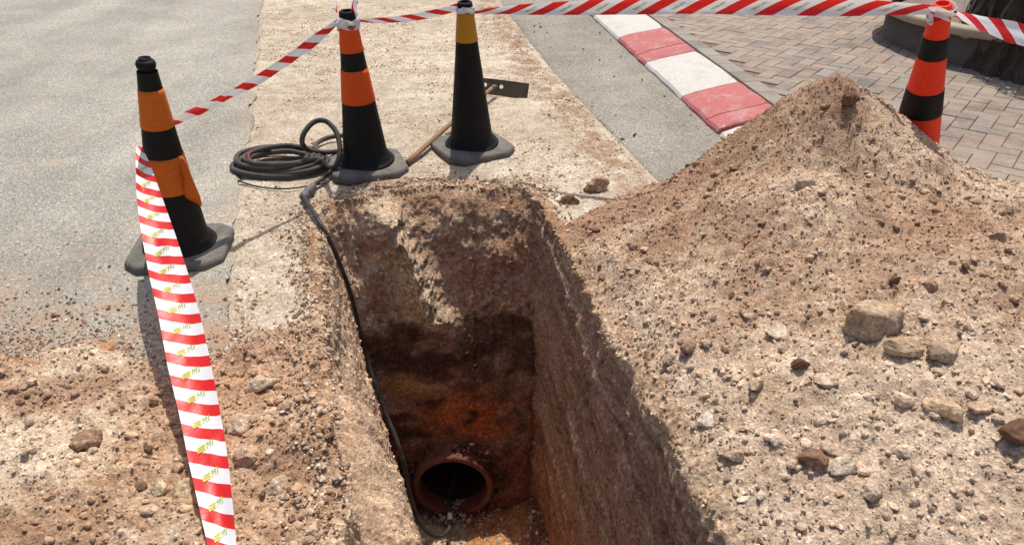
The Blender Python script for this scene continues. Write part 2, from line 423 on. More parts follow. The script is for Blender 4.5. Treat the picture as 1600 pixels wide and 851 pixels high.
def kpt(a, b, z):      # a: along (metres from y=6.13 point, positive away), b: across to the right
    p = np.array([.829, 6.13])+kd*a+kn*b; return (p[0], p[1], z)
V, F, FM = [], [], []
KW = .37
def kerb_block(a0, a1, mi, dz=0, tilt=0):
    g = .004; a0 += g; a1 -= g
    prof = [(0, -.1), (0.0, .018), (.012, .035), (.10, .062), (.30, .098), (KW-.015, .106), (KW, .095), (KW, -.1)]
    n = len(prof); b = len(V); k = 7
    for i in range(k):
        a = a0+(a1-a0)*i/(k-1)
        for (q, z) in prof:
            e = .006 if i in (0, k-1) and z > 0 else 0
            jz = float(.004*vnoise(np.array(a*9), np.array(q*9), seed=77))
            V.append(kpt(a+.004*math.sin(q*40+a*7)*(1 if i in (0, k-1) else 0), q+.003*math.sin(a*23), z-e+dz+(jz if z > 0 else 0)+tilt*(a-a0)))
    for i in range(k-1):
        for j in range(n-1):
            F.append((b+i*n+j, b+i*n+j+1, b+(i+1)*n+j+1, b+(i+1)*n+j)); FM.append(mi)
    F.append(tuple(b+j for j in range(n))[::-1]); F.append(tuple(b+(k-1)*n+j for j in range(n))); FM.extend([mi, mi])
# colour changes (read along the left edge): white / red / white / red / white
bounds = [(-3.2, -2.72, 1), (-2.13, -1.52, 0), (-1.52, -.74, 1), (-.74, .0, 0), (.0, .85, 1), (.85, 1.6, 0), (1.6, 2.35, 1), (2.35, 3.1, 0), (3.1, 3.85, 1)]
for a0, a1, mi in bounds:
    m_ = a0+(a1-a0)*(.30 if mi == 0 else .52)
    if mi == 0: kerb_block(a0, m_, mi); kerb_block(m_, a1, mi, .001)
    else: kerb_block(a0, a1, mi)
kerb = mesh_py('kerb', V, F, [M_KR, M_KW], smooth=False, fmat=FM); tag(kerb, kind='structure')
# broken end block, tipped
V, F, FM = [], [], []
kerb_block(-2.62, -2.16, 1, -.030, .05)
ob = mesh_py('broken_kerb_stone', V, F, [M_KR, M_KW], smooth=False, fmat=FM)
tag(ob, 'sunken white painted kerb stone breaking out of line where the soil heap meets the kerb', 'kerb stone')

# ------------------------------------------------------------------ brick pavement, herringbone
def brick_mat():
    m, N, L, P = newmat('grey_pavers')
    base = attr(N)
    n = noise_node(N, L, 5, 8, .7); f = ramp(N, L, n.outputs[0], [(.36, .05), (.66, .9)])
    c = mix(N, L, f, base, (.36, .28, .205))
    n2 = noise_node(N, L, 120, 6, .75); c = mix(N, L, 1.0, c, ramp(N, L, n2.outputs[0], [(.3, .72), (.7, 1.2)]), 'MULTIPLY')
    L.new(c, P.inputs['Base Color']); P.inputs['Roughness'].default_value = .9
    L.new(bump(N, L, n2.outputs[0], .7, .003), P.inputs['Normal']); return m
V, F, C = [], [], []
a = .09; ang = R(-38); ca, sa = math.cos(ang), math.sin(ang); brng = np.random.default_rng(3)
def brick(x0, y0, wx, wy):
    cx, cy = x0+wx/2, y0+wy/2
    gx_, gy_ = cx*ca-cy*sa, cx*sa+cy*ca
    X0, Y0 = gx_+3.5, gy_+6.0
    if Y0 < 2.95 or Y0 > 11 or X0 > 8.5: return
    if X0 < kerb_left(Y0)+KW+.13: return
    g, bv = .0016, .0028; z = .104+brng.normal(0, .0011); tx, ty = brng.normal(0, .005, 2); b = len(V)
    for (dz, ins) in ((-.05, 0), (-bv, 0), (0, bv)):
        hx, hy = wx/2-g-ins, wy/2-g-ins
        for sx, sy in ((-1, -1), (1, -1), (1, 1), (-1, 1)):
            lx, ly = sx*hx, sy*hy
            qx, qy = cx+lx, cy+ly
            V.append((qx*ca-qy*sa+3.5, qx*sa+qy*ca+6.0, z+dz+lx*tx+ly*ty))
    for r_ in (0, 1):
        for k in range(4): F.append((b+r_*4+k, b+r_*4+(k+1) % 4, b+r_*4+4+(k+1) % 4, b+r_*4+4+k))
    F.append((b+8, b+9, b+10, b+11))
    v = .165*np.exp(brng.normal(0, .2)); tint = brng.uniform(0, 1)
    cc = np.array([v*1.18, v*1.0, v*.86]) if tint < .6 else np.array([v*1.4, v*1.0, v*.78])
    C.extend([cc]*12)
for j in range(-75, 75):
    for i in range(-22, 22):
        k = j+4*i
        if abs(k) > 80: continue
        brick(k*a, j*a, 2*a, a); brick((k+3)*a, j*a, a, 2*a)
def border_brick(a0):
    g, bv = .002, .003; z = .109+brng.normal(0, .0008); b = len(V); w0, w1 = KW+.006, KW+.115; l0, l1 = a0+g, a0+.208-g
    for (dz, ins) in ((-.05, 0), (-bv, 0), (0, bv)):
        for q, aa in ((w0+ins, l0+ins), (w1-ins, l0+ins), (w1-ins, l1-ins), (w0+ins, l1-ins)): V.append(kpt(aa, q, z+dz))
    for r_ in (0, 1):
        for k in range(4): F.append((b+r_*4+k, b+r_*4+(k+1) % 4, b+r_*4+4+(k+1) % 4, b+r_*4+4+k))
    F.append((b+8, b+9, b+10, b+11)); v = .19*np.exp(brng.normal(0, .13)); C.extend([np.array([v*1.1, v, v*.9])]*12)
for k in range(38): border_brick(-3.0+k*.208)
pav = mesh_np('pavement', V, F, brick_mat(), col=np.array(C), smooth=False); tag(pav, kind='structure')
bed = mesh_py('pavement_bed', [kpt(-3.0, KW, .096), kpt(-3.0, 8, .096), kpt(6, 8, .096), kpt(6, KW, .096)], [(0, 1, 2, 3)], M_SOIL, smooth=False)
ab = bed.data.color_attributes.new('Col', 'FLOAT_COLOR', 'POINT'); ab.data.foreach_set('color', [.22, .18, .14, 1]*4)
tag(bed, kind='structure')

# ------------------------------------------------------------------ the heap and the spill
def field(name, xs, ys, hfun, cfun, mat, minh):
    X, Y = np.meshgrid(xs, ys); Z = hfun(X.ravel(), Y.ravel()).reshape(X.shape)
    # drop the faces well below ground
    nr, nc = X.shape; F = grid_faces(nr, nc)
    V, Fk, us = cut_grid(X, Y, Z, None)
    zf = V[:, 2][Fk].max(1); Fk = Fk[zf > minh]
    used = np.unique(Fk); mp = -np.ones(len(V), np.int64); mp[used] = np.arange(len(used))
    V = V[used]; Fk = mp[Fk]
    return mesh_np(name, V, Fk, mat, col=cfun(V[:, 0], V[:, 1], V[:, 2]))
def heap_col(x, y, z):
    c = soil_tone(x, y, (.43, .295, .20), (.57, .43, .31), 2.2, 71)
    # red brown on the pit side and the crest, paler towards the near right
    red = sstep(-.25, .45, fbm(x*3, y*3, oct=4, seed=73)+.9*sstep(1.7, .5, x)*sstep(2.2, 2.9, y)-.15+.35*sstep(.35, .6, z))[:, None]*.75
    c = c*(1-red)+np.array([.31, .18, .11])*red
    pale = (sstep(.3, .05, x-rimx_right(y))*sstep(2.9, 2.2, y)*.5+.5*sstep(2.0, 1.3, y))[:, None]
    c = c*(1-pale)+np.array([.58, .455, .34])*pale
    th = np.arctan2(y-PEAK[1], x-PEAK[0]); rr_ = np.hypot(x-PEAK[0], y-PEAK[1])
    t = (sstep(.05, .4, fbm(th*7, rr_*1.6, oct=4, seed=76))*sstep(.1, .35, rr_))[:, None]*.32; c = c*(1-t)+np.array([.58, .45, .31])*t
    t = sstep(.1, .6, fbm(x*30, y*30, oct=3, seed=75))[:, None]*.35; c = c*(1-t)+np.array([.22, .13, .085])*t
    return c
heap = field('soil_heap', np.arange(.05, 3.6, .0085), np.arange(.7, 4.3, .0085), heap_all, heap_col, M_SOIL, -.02)
tag(heap, 'tall heap of dug out brown soil piled along the right side of the pit', 'soil heap')
def spill_col(x, y, z):
    c = soil_tone(x, y, (.46, .30, .19), (.62, .49, .355), 3.0, 81)
    r = sstep(.0, .6, fbm(x*4, y*4, oct=4, seed=83)+.5*sstep(1.7, 1.2, y)*sstep(-.6, -1.2, x))[:, None]*.7; c = c*(1-r)+np.array([.34, .20, .125])*r
    t = sstep(.1, .6, fbm(x*30, y*30, oct=3, seed=85))[:, None]*.35; c = c*(1-t)+np.array([.22, .13, .085])*t
    return c
spill = field('soil_spread', np.arange(-2.6, -.15, .0085), np.arange(.5, 2.6, .0085), spill_h, spill_col, M_SOIL, -.018)
tag(spill, 'low spread of crumbly reddish soil over the asphalt left of the pit', 'soil heap')

# ------------------------------------------------------------------ the pit
PIPE_C = np.array([-.288, 0, -1.33]); PIPE_R, PIPE_IN = .200, .166
nv = int(DEPTH/.0075); vv = np.linspace(0, 1, nv)
lips = [(.085, -.020), (.07, -.006), (.055, .001), (.04, .004), (.028, .005), (.016, .004), (.007, .002)]
U = uu
rows = []
for (o_, dz) in lips:
    p = rim-inn*(o_+.006*vnoise(U*30, U*0+o_*60, seed=90))[:, None]
    hz = top_h(p[:, 0], p[:, 1])+dz+.014*fbm(U*16, U*0+o_*32, oct=4, seed=91, gain=.7)*(1 if dz > -.01 else .2)
    rows.append(np.column_stack([p, hz]))
zt = top_h(rim[:, 0], rim[:, 1])+.0
zt = np.clip(zt, -.03, .06)
for v in vv:
    # erosion: the top of the far wall slumps, the walls are near plumb below
    e = wF*.10*(1-np.exp(-v/.06))+(1-wF)*.03*(1-np.exp(-v/.04))
    kv = wF*(1-(1-v)**1.5)+(1-wF)*v; k = kv+e*(1-kv)
    p = rim*(1-k)[:, None]+(bot-inn*0)*k[:, None]
    z = zt+(-DEPTH-zt)*v
    d = .045*fbm(p[:, 0]*2.6+v*0, p[:, 1]*2.6, z*2.6, oct=3, seed=101)+.022*fbm(p[:, 0]*9, p[:, 1]*9, z*9, oct=3, seed=102)+.013*fbm(p[:, 0]*30, p[:, 1]*30, z*30, oct=4, seed=103, gain=.6)+.005*vnoise(p[:, 0]*90, p[:, 1]*90, z*90, seed=109)
    # the scraped right side: long grooves left by the bucket
    lx = p[:, 1]; cz = z-.14*(lx-2.0)
    scr = .026*fbm(lx*1.3, cz*13, oct=4, seed=104)+.013*vnoise(lx*2.5, cz*42, seed=105)+.006*vnoise(lx*5, cz*90, seed=108)
    d = d*(1-wR)+wR*(.22*d+.8*scr)
    d = d*(1-.4*wL)
    # the lower left side stands out as a slab below an upper broken band
    yb = p[:, 1]+.05*fbm(p[:, 1]*5, z*5, oct=2, seed=151); nearl = sstep(2.30, 1.45, yb)
    bench = .115*sstep(.065, .18, v+.012*fbm(p[:, 1]*6, z*4, oct=3, seed=152))-.26*max(0, v-.17)
    d = d+np.where(isl, bench*nearl, 0)
    # rough blocks in the top of the far side
    d = d+wF*(.030*np.maximum(0, fbm(p[:, 0]*9, z*11, oct=3, seed=131))*sstep(.45, .1, v))
    # ragged pale buttress in the far left corner
    bx = -.64+.30*v/.36; but = .10*np.exp(-((p[:, 0]-bx)/.085)**2)*sstep(.42, .30, v)*sstep(-.02, .05, v)
    d = d+np.where(isf, but*(1+1.1*fbm(p[:, 0]*18, z*18, oct=4, seed=106, gain=.7)), 0)
    # hollow under the near left rim
    hol = .11*np.exp(-((p[:, 1]-1.72)/.17)**2)*np.exp(-((v-.05)/.032)**2)+.04*np.exp(-((p[:, 1]-1.40)/.08)**2)*np.exp(-((v-.05)/.05)**2)
    d = d-np.where(isl, hol, 0)
    d = d+np.where(isf | isl, .012*fbm(p[:, 0]*16, p[:, 1]*16, z*16, oct=4, seed=137, gain=.7), 0)
    pd = np.hypot(p[:, 0]-PIPE_C[0], z-PIPE_C[2]); d = np.where(isf, d*(.15+.85*sstep(.18, .42, pd))+.05*np.exp(-((pd-.25)/.05)**2)*0, d)
    d = d*sstep(-.01, .03, v)
    q = p+inn*d[:, None]
    rows.append(np.column_stack([q, z+.01*vnoise(U*20, U*0+v*20, seed=107)*sstep(0, .05, v)]))
W = np.array(rows); nr = len(rows)
V = W.reshape(-1, 3); F = grid_faces(nr, NU)
x, y, z = V[:, 0], V[:, 1], V[:, 2]
face = np.tile(np.where(isf, 1, np.where(isr, 2, 0)), nr)
def L3(n): return np.array(n, float)[None, :]
def blend(c, n, f): f = np.clip(f, 0, 1)[:, None]; return c*(1-f)+L3(n)*f
big = fbm(x*3, y*3, z*3, oct=4, seed=111); med = fbm(x*12, y*12, z*12, oct=4, seed=112); fine = fbm(x*34, y*34, z*34, oct=4, seed=117, gain=.65); zz = z+.07*big+.045*med+.03*fine
# far side strata
cf = np.repeat(L3((.46, .30, .20)), len(V), 0)
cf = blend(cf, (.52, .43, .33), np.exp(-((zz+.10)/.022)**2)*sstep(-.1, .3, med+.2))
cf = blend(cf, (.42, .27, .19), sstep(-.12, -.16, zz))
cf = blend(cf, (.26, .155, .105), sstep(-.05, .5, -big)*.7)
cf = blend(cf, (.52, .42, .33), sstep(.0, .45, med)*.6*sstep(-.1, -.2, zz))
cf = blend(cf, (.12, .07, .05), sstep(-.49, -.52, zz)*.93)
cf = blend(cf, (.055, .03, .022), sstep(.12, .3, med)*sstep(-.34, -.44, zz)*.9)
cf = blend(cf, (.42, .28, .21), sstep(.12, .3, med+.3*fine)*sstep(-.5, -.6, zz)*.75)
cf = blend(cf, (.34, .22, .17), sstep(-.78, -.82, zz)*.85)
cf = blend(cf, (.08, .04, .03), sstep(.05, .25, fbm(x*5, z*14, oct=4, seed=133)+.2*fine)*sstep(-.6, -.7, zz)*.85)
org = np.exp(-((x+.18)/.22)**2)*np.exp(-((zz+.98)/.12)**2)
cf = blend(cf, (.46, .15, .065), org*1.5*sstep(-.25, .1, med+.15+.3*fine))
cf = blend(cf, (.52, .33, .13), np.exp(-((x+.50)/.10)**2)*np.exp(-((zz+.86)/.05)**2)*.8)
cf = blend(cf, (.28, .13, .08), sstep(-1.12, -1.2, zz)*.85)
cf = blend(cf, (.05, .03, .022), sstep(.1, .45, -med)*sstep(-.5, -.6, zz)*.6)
bxx = -.64+.30*(-z/DEPTH)/.36
cf = blend(cf, (.66, .56, .43), np.exp(-((x-bxx)/.085)**2)*sstep(-.66, -.55, z)*sstep(-.55, .15, med+.25))
cf = blend(cf, (.60, .48, .36), sstep(-.38, -.48, x)*sstep(-.62, -.5, z)*sstep(-.02, .22, med+.4*fine))
# right side
cr = np.repeat(L3((.42, .29, .215)), len(V), 0)
cr = blend(cr, (.58, .46, .36), .85*sstep(.12, .55, fbm(y*1.6, (z-.14*y)*26, oct=4, seed=113)))
cr = blend(cr, (.20, .11, .075), sstep(-.1, .5, fbm(y*1.4, (z-.14*y)*20, oct=4, seed=114))*.7)
cr = blend(cr, (.40, .17, .08), sstep(-.7, -1.35, zz)*.6)
cr = blend(cr, (.58, .45, .33), sstep(-.05, .0, zz)*.7)
# left side
cl = np.repeat(L3((.70, .52, .38)), len(V), 0)
cl = blend(cl, (.48, .34, .25), sstep(.0, .5, med)*.6)
cl = blend(cl, (.40, .29, .21), sstep(-.22, -.12, zz+.03)*sstep(-.2, .3, med+.2)*.6)
cl = blend(cl, (.50, .40, .30), sstep(-.2, .4, big)*.5)
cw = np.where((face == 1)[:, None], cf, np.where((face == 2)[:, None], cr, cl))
# soften the joins between the sides
CW = cw.reshape(nr, NU, 3)
for _ in range(8): CW[:, 1:-1] = (CW[:, :-2]+2*CW[:, 1:-1]+CW[:, 2:])/4
lipc = np.zeros((nr, NU)); nl = len(lips); lipc[:nl] = 1; lipc[nl:nl+8] = np.linspace(1, 0, 8)[:, None]
tlh = heap_col(x, y, z); tls = spill_col(x, y, z); tlg = soil_tone(x, y, (.34, .22, .14), (.56, .46, .34), 14, 115)
tl = np.where((face == 2)[:, None], tlh, np.where(((face == 0) & (y < 2.35))[:, None], tls, tlg)).reshape(nr, NU, 3)
CW = CW*(1-lipc[..., None])+tl*lipc[..., None]
# leave an opening where the pipe comes through
fc = V[F].mean(1); rr = np.hypot(fc[:, 0]-PIPE_C[0], fc[:, 2]-PIPE_C[2]); F = F[~((rr < PIPE_IN+.012) & (fc[:, 1] > 2.5))]
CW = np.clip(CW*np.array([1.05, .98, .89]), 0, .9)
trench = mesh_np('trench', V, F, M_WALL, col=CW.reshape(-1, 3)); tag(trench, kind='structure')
# floor
fx = np.arange(-.95, .8, .012); fy = np.arange(.35, 3.15, .012); FX, FY = np.meshgrid(fx, fy)
fzv = -DEPTH+.02+.030*fbm(FX*4, FY*4, oct=3, seed=121)+.012*fbm(FX*20, FY*20, oct=3, seed=122)+.05*sstep(.0, .2, FX)
fzv = fzv-.035*np.exp(-((FX-PIPE_C[0])/.17)**2)*sstep(2.4, 2.7, FY)
fxx, fyy = FX.ravel(), FY.ravel()
cfl = soil_tone(fxx, fyy, (.42, .33, .24), (.60, .50, .38), 9, 123)
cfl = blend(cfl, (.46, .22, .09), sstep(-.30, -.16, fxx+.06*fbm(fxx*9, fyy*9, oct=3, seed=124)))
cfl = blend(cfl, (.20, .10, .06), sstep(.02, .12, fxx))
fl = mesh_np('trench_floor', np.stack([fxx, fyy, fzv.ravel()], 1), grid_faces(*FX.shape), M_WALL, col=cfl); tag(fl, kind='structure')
# near end of the pit, under the viewer
ea, eb = W[:, -1][nl:], W[:, 0][nl:]; tt_ = np.linspace(0, 1, 70)
E = ea[:, None, :]*(1-tt_)[None, :, None]+eb[:, None, :]*tt_[None, :, None]
E[..., 1] -= (.03+.03*fbm(E[..., 0]*6, E[..., 2]*6, oct=4, seed=161)+.012*fbm(E[..., 0]*25, E[..., 2]*25, oct=3, seed=162))*sstep(0, .1, tt_)*sstep(1, .9, tt_)
ew = mesh_np('trench_end', E.reshape(-1, 3), grid_faces(*E.shape[:2]), M_WALL, col=soil_tone(E[..., 0].ravel(), E[..., 2].ravel(), (.28, .17, .11), (.42, .29, .20), 4, 163)); tag(ew, kind='structure')
# ------------------------------------------------------------------ stones: shapes
def ico(sub):
    import bmesh
    bm = bmesh.new(); bmesh.ops.create_icosphere(bm, subdivisions=sub, radius=1)
    v = np.array([p.co[:] for p in bm.verts]); f = np.array([[q.index for q in p.verts] for p in bm.faces]); bm.free(); return v, f
ICO = {s: ico(s) for s in (1, 2, 3, 4)}
def lump(sub, seed, ang=.5, rough=.18):
    v, f = ICO[sub]; r = np.random.default_rng(seed); d = np.ones(len(v))
    for _ in range(12):
        n = r.normal(size=3); n /= np.linalg.norm(n); c = r.uniform(.42, .9)
        k = v@n; d = np.minimum(d, np.where(k > 1e-3, c/np.maximum(k, 1e-3), 9))
    d = d*ang+(1-ang)
    d = d*(1+rough*fbm(v[:, 0]*1.6+seed, v[:, 1]*1.6, v[:, 2]*1.6, oct=3, seed=seed % 97)+(.05*fbm(v[:, 0]*7, v[:, 1]*7+seed, v[:, 2]*7, oct=2, seed=3) if sub > 2 else 0))
    return v*d[:, None]
def rotm(r, n):
    q = r.normal(size=(n, 4)); q /= np.linalg.norm(q, axis=1)[:, None]; w_, x_, y_, z_ = q.T
    return np.stack([1-2*(y_**2+z_**2), 2*(x_*y_-z_*w_), 2*(x_*z_+y_*w_), 2*(x_*y_+z_*w_), 1-2*(x_**2+z_**2), 2*(y_*z_-x_*w_), 2*(x_*z_-y_*w_), 2*(y_*z_+x_*w_), 1-2*(x_**2+y_**2)], 1).reshape(n, 3, 3)
PAL = np.array([[.50, .39, .28], [.42, .29, .20], [.30, .18, .115], [.24, .135, .085], [.66, .58, .47], [.36, .24, .16], [.55, .44, .33]])
def scatter(name, pts, sizes, sub, weights, seed, sink=.35, mat=None, label=None, squash=.7, pal=PAL):
    r = np.random.default_rng(seed); n = len(pts); nvv = 10; vs = [lump(sub, seed*31+k, .92, .3) for k in range(nvv)]; f = ICO[sub][1]
    m = len(vs[0]); pick = r.integers(0, nvv, n); VS = np.array(vs)[pick]
    sc_ = sizes[:, None]*r.uniform(.7, 1.25, (n, 3)); sc_[:, 2] *= squash
    A = np.einsum('nij,nmj->nmi', rotm(r, n), VS)*sc_[:, None, :]
    P = pts.copy(); P[:, 2] += sizes*(.5-sink)*squash
    Vv = (A+P[:, None, :]).reshape(-1, 3); Ff = (f[None]+(np.arange(n)*m)[:, None, None]).reshape(-1, 3)
    if callable(weights):
        c = weights(pts[:, 0], pts[:, 1], pts[:, 2])*np.exp(r.normal(0, .17, (n, 1))); q = r.random(n)
        c = np.where((q < .06)[:, None], c*.5, np.where((q > .97)[:, None], np.array([.60, .51, .39]), c))
    else: c = pal[r.choice(len(pal), n, p=np.array(weights)/sum(weights))]*r.uniform(.8, 1.2, (n, 1))
    o = mesh_np(name, Vv, Ff, mat or M_CLOD, col=np.repeat(c, m, 0), smooth=False)
    tag(o, label, 'gravel', kind='stuff'); return o
def psize(r, n, a, b, p=2.2):
    u = r.random(n); return (a**(1-p)+u*(b**(1-p)-a**(1-p)))**(1/(1-p))
# fine crumbs and clods of the heap
def rnd_on(r, n, x0, x1, y0, y1, h, cond):
    x = r.uniform(x0, x1, n); y = r.uniform(y0, y1, n); z = h(x, y); k = cond(x, y, z) & ~inside_poly(x, y, cutpoly)
    return np.stack([x, y, z], 1)[k]
WH = heap_col
p = rnd_on(rng, 30000, .2, 2.6, 1.0, 3.9, heap_all, lambda x, y, z: z > .0)
scatter('gravel', p, psize(rng, len(p), .0028, .010, 2.6), 1, WH, 201, label='fine crumbs and chips of stone covering the tall soil heap')
p = rnd_on(rng, 1700, .2, 2.6, 1.0, 3.8, heap_all, lambda x, y, z: (z > .0) & ((z < .75*(.5+.5*vnoise(x*5, y*5, seed=5)))))
scatter('clods', p, psize(rng, len(p), .009, .024, 3.2), 2, WH, 202, label='loose clods and small stones lying over the tall soil heap')
WS = spill_col
p = rnd_on(rng, 15000, -2.2, -.3, .9, 2.4, spill_h, lambda x, y, z: z > .0)
scatter('gravel', p, psize(rng, len(p), .0028, .010, 2.6), 1, WS, 203, label='fine crumbs and chips covering the crumbly soil spread')
p = rnd_on(rng, 1500, -2.2, -.3, .9, 2.4, spill_h, lambda x, y, z: (z > .005) & (vnoise(x*4, y*4, seed=77) > -.35))
scatter('clods', p, psize(rng, len(p), .009, .024, 3.2), 2, WS, 204, label='loose clods lying over the crumbly soil spread')
p = rnd_on(rng, 480, .5, 2.2, 1.0, 2.4, heap_all, lambda x, y, z: (z > .0) & (vnoise(x*4, y*4, seed=78) > -.2) & (x-rimx_right(y) > .1))
scatter('clods', p, psize(rng, len(p), .010, .034, 2.8), 2, WH, 210, sink=.45, label='coarser clods and stones rolled to the near foot of the tall heap')
# dirt strip pebbles
p = rnd_on(rng, 30000, -2.2, 1.0, 2.2, 7.5, ground_h, lambda x, y, z: (x > edge_left(y)+.02) & (x < edge_right(y)+.02) & (vnoise(x*5, y*5, seed=8)+.7*np.exp(-((edge_right(y)-x-.1)/.15)**2) > -.05))
scatter('gravel', p, psize(rng, len(p), .0030, .012, 2.7), 1, [2, 3, 5, 4, .6, 4, 1], 205, sink=.5, label='fine gravel sprinkled over the dusty strip behind the pit')
# crumbs round the rim
k = rng.integers(0, NU, 9000); off = np.abs(rng.normal(0, .07, len(k)))-.012; q = rim[k]-inn[k]*off[:, None]
farb = (isf[k] & (rng.random(len(k)) < .8)) | (isl[k] & (rng.random(len(k)) < .75)) | (rng.random(len(k)) < .3); q = q[farb]; kk = np.ones(len(q), bool)
p = np.column_stack([q, np.maximum(top_h(q[:, 0], q[:, 1]), -.02)+.004])
scatter('gravel', p, psize(rng, len(p), .003, .014, 2.7), 2, [4, 5, 4, 2, 1, 4, 4], 206, sink=.35, label='crumbs of broken soil lining the rim of the pit')
# gutter and road bits
x = np.concatenate([rng.uniform(-.2, 1.6, 600), rng.uniform(-3, -1, 160)]); y = np.concatenate([rng.uniform(3, 7.5, 600), rng.uniform(1.9, 7, 160)])
kp = ((x > edge_right(y)) & (x < kerb_left(y)-.01) & (x > 0)) | (x < edge_left(y)-.02)
kp &= (rng.random(len(x)) < np.where(x > -.3, .35, .5)*1.0)
p = np.column_stack([x, y, np.full(len(x), .008)])[kp]
scatter('gravel', p, psize(rng, len(p), .004, .015, 3.0), 2, [0, 1, 4, 6, 0, 3, 0], 207, label='scattered dark bits of grit lying on the asphalt', pal=PAL*.6)
x = rng.uniform(-2.4, -.7, 5200); y = spill_edge(x)-.09+np.abs(rng.exponential(.12, 5200)); kp = (x < edge_left(y)+.1)
p = np.column_stack([x, y, np.full(len(x), .015)])[kp]
scatter('gravel', p, psize(rng, len(p), .0025, .013, 2.7), 1, [3, 3, 4, 3, 1, 3, 3], 213, label='crumbs of soil thinning out over the asphalt edge')
# floor and wall crumbs
x = rng.uniform(-.62, .25, 3000); y = rng.uniform(1.4, 2.85, 3000); ii = np.clip(((y-.35)/.012).astype(int), 0, FX.shape[0]-1); jj = np.clip(((x+.95)/.012).astype(int), 0, FX.shape[1]-1)
p = np.column_stack([x, y, fzv[ii, jj]])
scatter('gravel', p, psize(rng, len(p), .003, .018, 2.3), 2, [4, 2, 3, 1, 3, 2, 3], 208, label='broken stones and crumbs on the floor of the pit')
iv = rng.integers(nl+3, nr-4, 14000); iu = rng.integers(0, NU, 14000); sel = ((isl[iu] & (rng.random(14000) < .7)) | (isf[iu] & (rng.random(14000) < .6)) | (rng.random(14000) < .04)); P0 = W[iv, iu][sel]
cwp = CW[iv, iu][sel]
rr = np.hypot(P0[:, 0]-PIPE_C[0], P0[:, 2]-PIPE_C[2]); g = ~((rr < .21) & (P0[:, 1] > 2.4)); P0 = P0[g]; cwp = cwp[g]
def scatter_col(name, pts, sizes, sub, cols, seed, label):
    r = np.random.default_rng(seed); n = len(pts); vs = [lump(sub, seed*31+k, .92, .3) for k in range(10)]; f = ICO[sub][1]; m = len(vs[0])
    A = np.einsum('nij,nmj->nmi', rotm(r, n), np.array(vs)[r.integers(0, 10, n)])*(sizes[:, None]*r.uniform(.7, 1.3, (n, 3)))[:, None, :]
    o = mesh_np(name, (A+pts[:, None, :]).reshape(-1, 3), (f[None]+(np.arange(n)*m)[:, None, None]).reshape(-1, 3), M_CLOD, col=np.repeat(cols*r.uniform(.7, 1.35, (n, 1)), m, 0), smooth=sub > 1)
    return tag(o, label, 'gravel', kind='stuff')
scatter_col('gravel', P0, psize(rng, len(P0), .003, .016, 2.5), 1, cwp, 209, 'small stones and crumbs stuck in the earth walls of the pit')

# ------------------------------------------------------------------ single rocks and big clods
def rock(px, py, wpx, asp, hgt, rz, colr, seed, label, ang=.6, name='rock', cat='rock', sink=.3, tilt=0):
    P = hit(px, py); dp = P[1]*cp+(CAM_H-P[2])*sp
    rx = wpx*1.14/2*dp/FPX; ry = rx*asp; rz_ = rx*hgt
    v = lump(4, seed, .95, .22)
    v = v*(1+.10*fbm(v[:, 0]*3, v[:, 1]*3, v[:, 2]*3, oct=3, seed=seed+7)[:, None])*(1+.06*fbm(v[:, 0]*9, v[:, 1]*9, v[:, 2]*9, oct=3, seed=seed)[:, None])
    v = v*np.array([rx, ry, rz_])
    if tilt: c_, s_ = math.cos(tilt), math.sin(tilt); v = v@np.array([[c_, 0, -s_], [0, 1, 0], [s_, 0, c_]])
    c, s = math.cos(rz), math.sin(rz); v = v@np.array([[c, s, 0], [-s, c, 0], [0, 0, 1]])
    cc = np.array(colr)[None]*(1+.16*fbm(v[:, 0]*30, v[:, 1]*30, v[:, 2]*30, oct=3, seed=seed+1))[:, None]
    o = mesh_np(name, v, ICO[4][1], M_CLOD, col=cc); o.location = (P[0], P[1], P[2]+rz_*.22)
    return tag(o, label, cat)
T_, B_, D_, C_ = (.48, .35, .23), (.34, .225, .145), (.17, .095, .06), (.58, .475, .35)
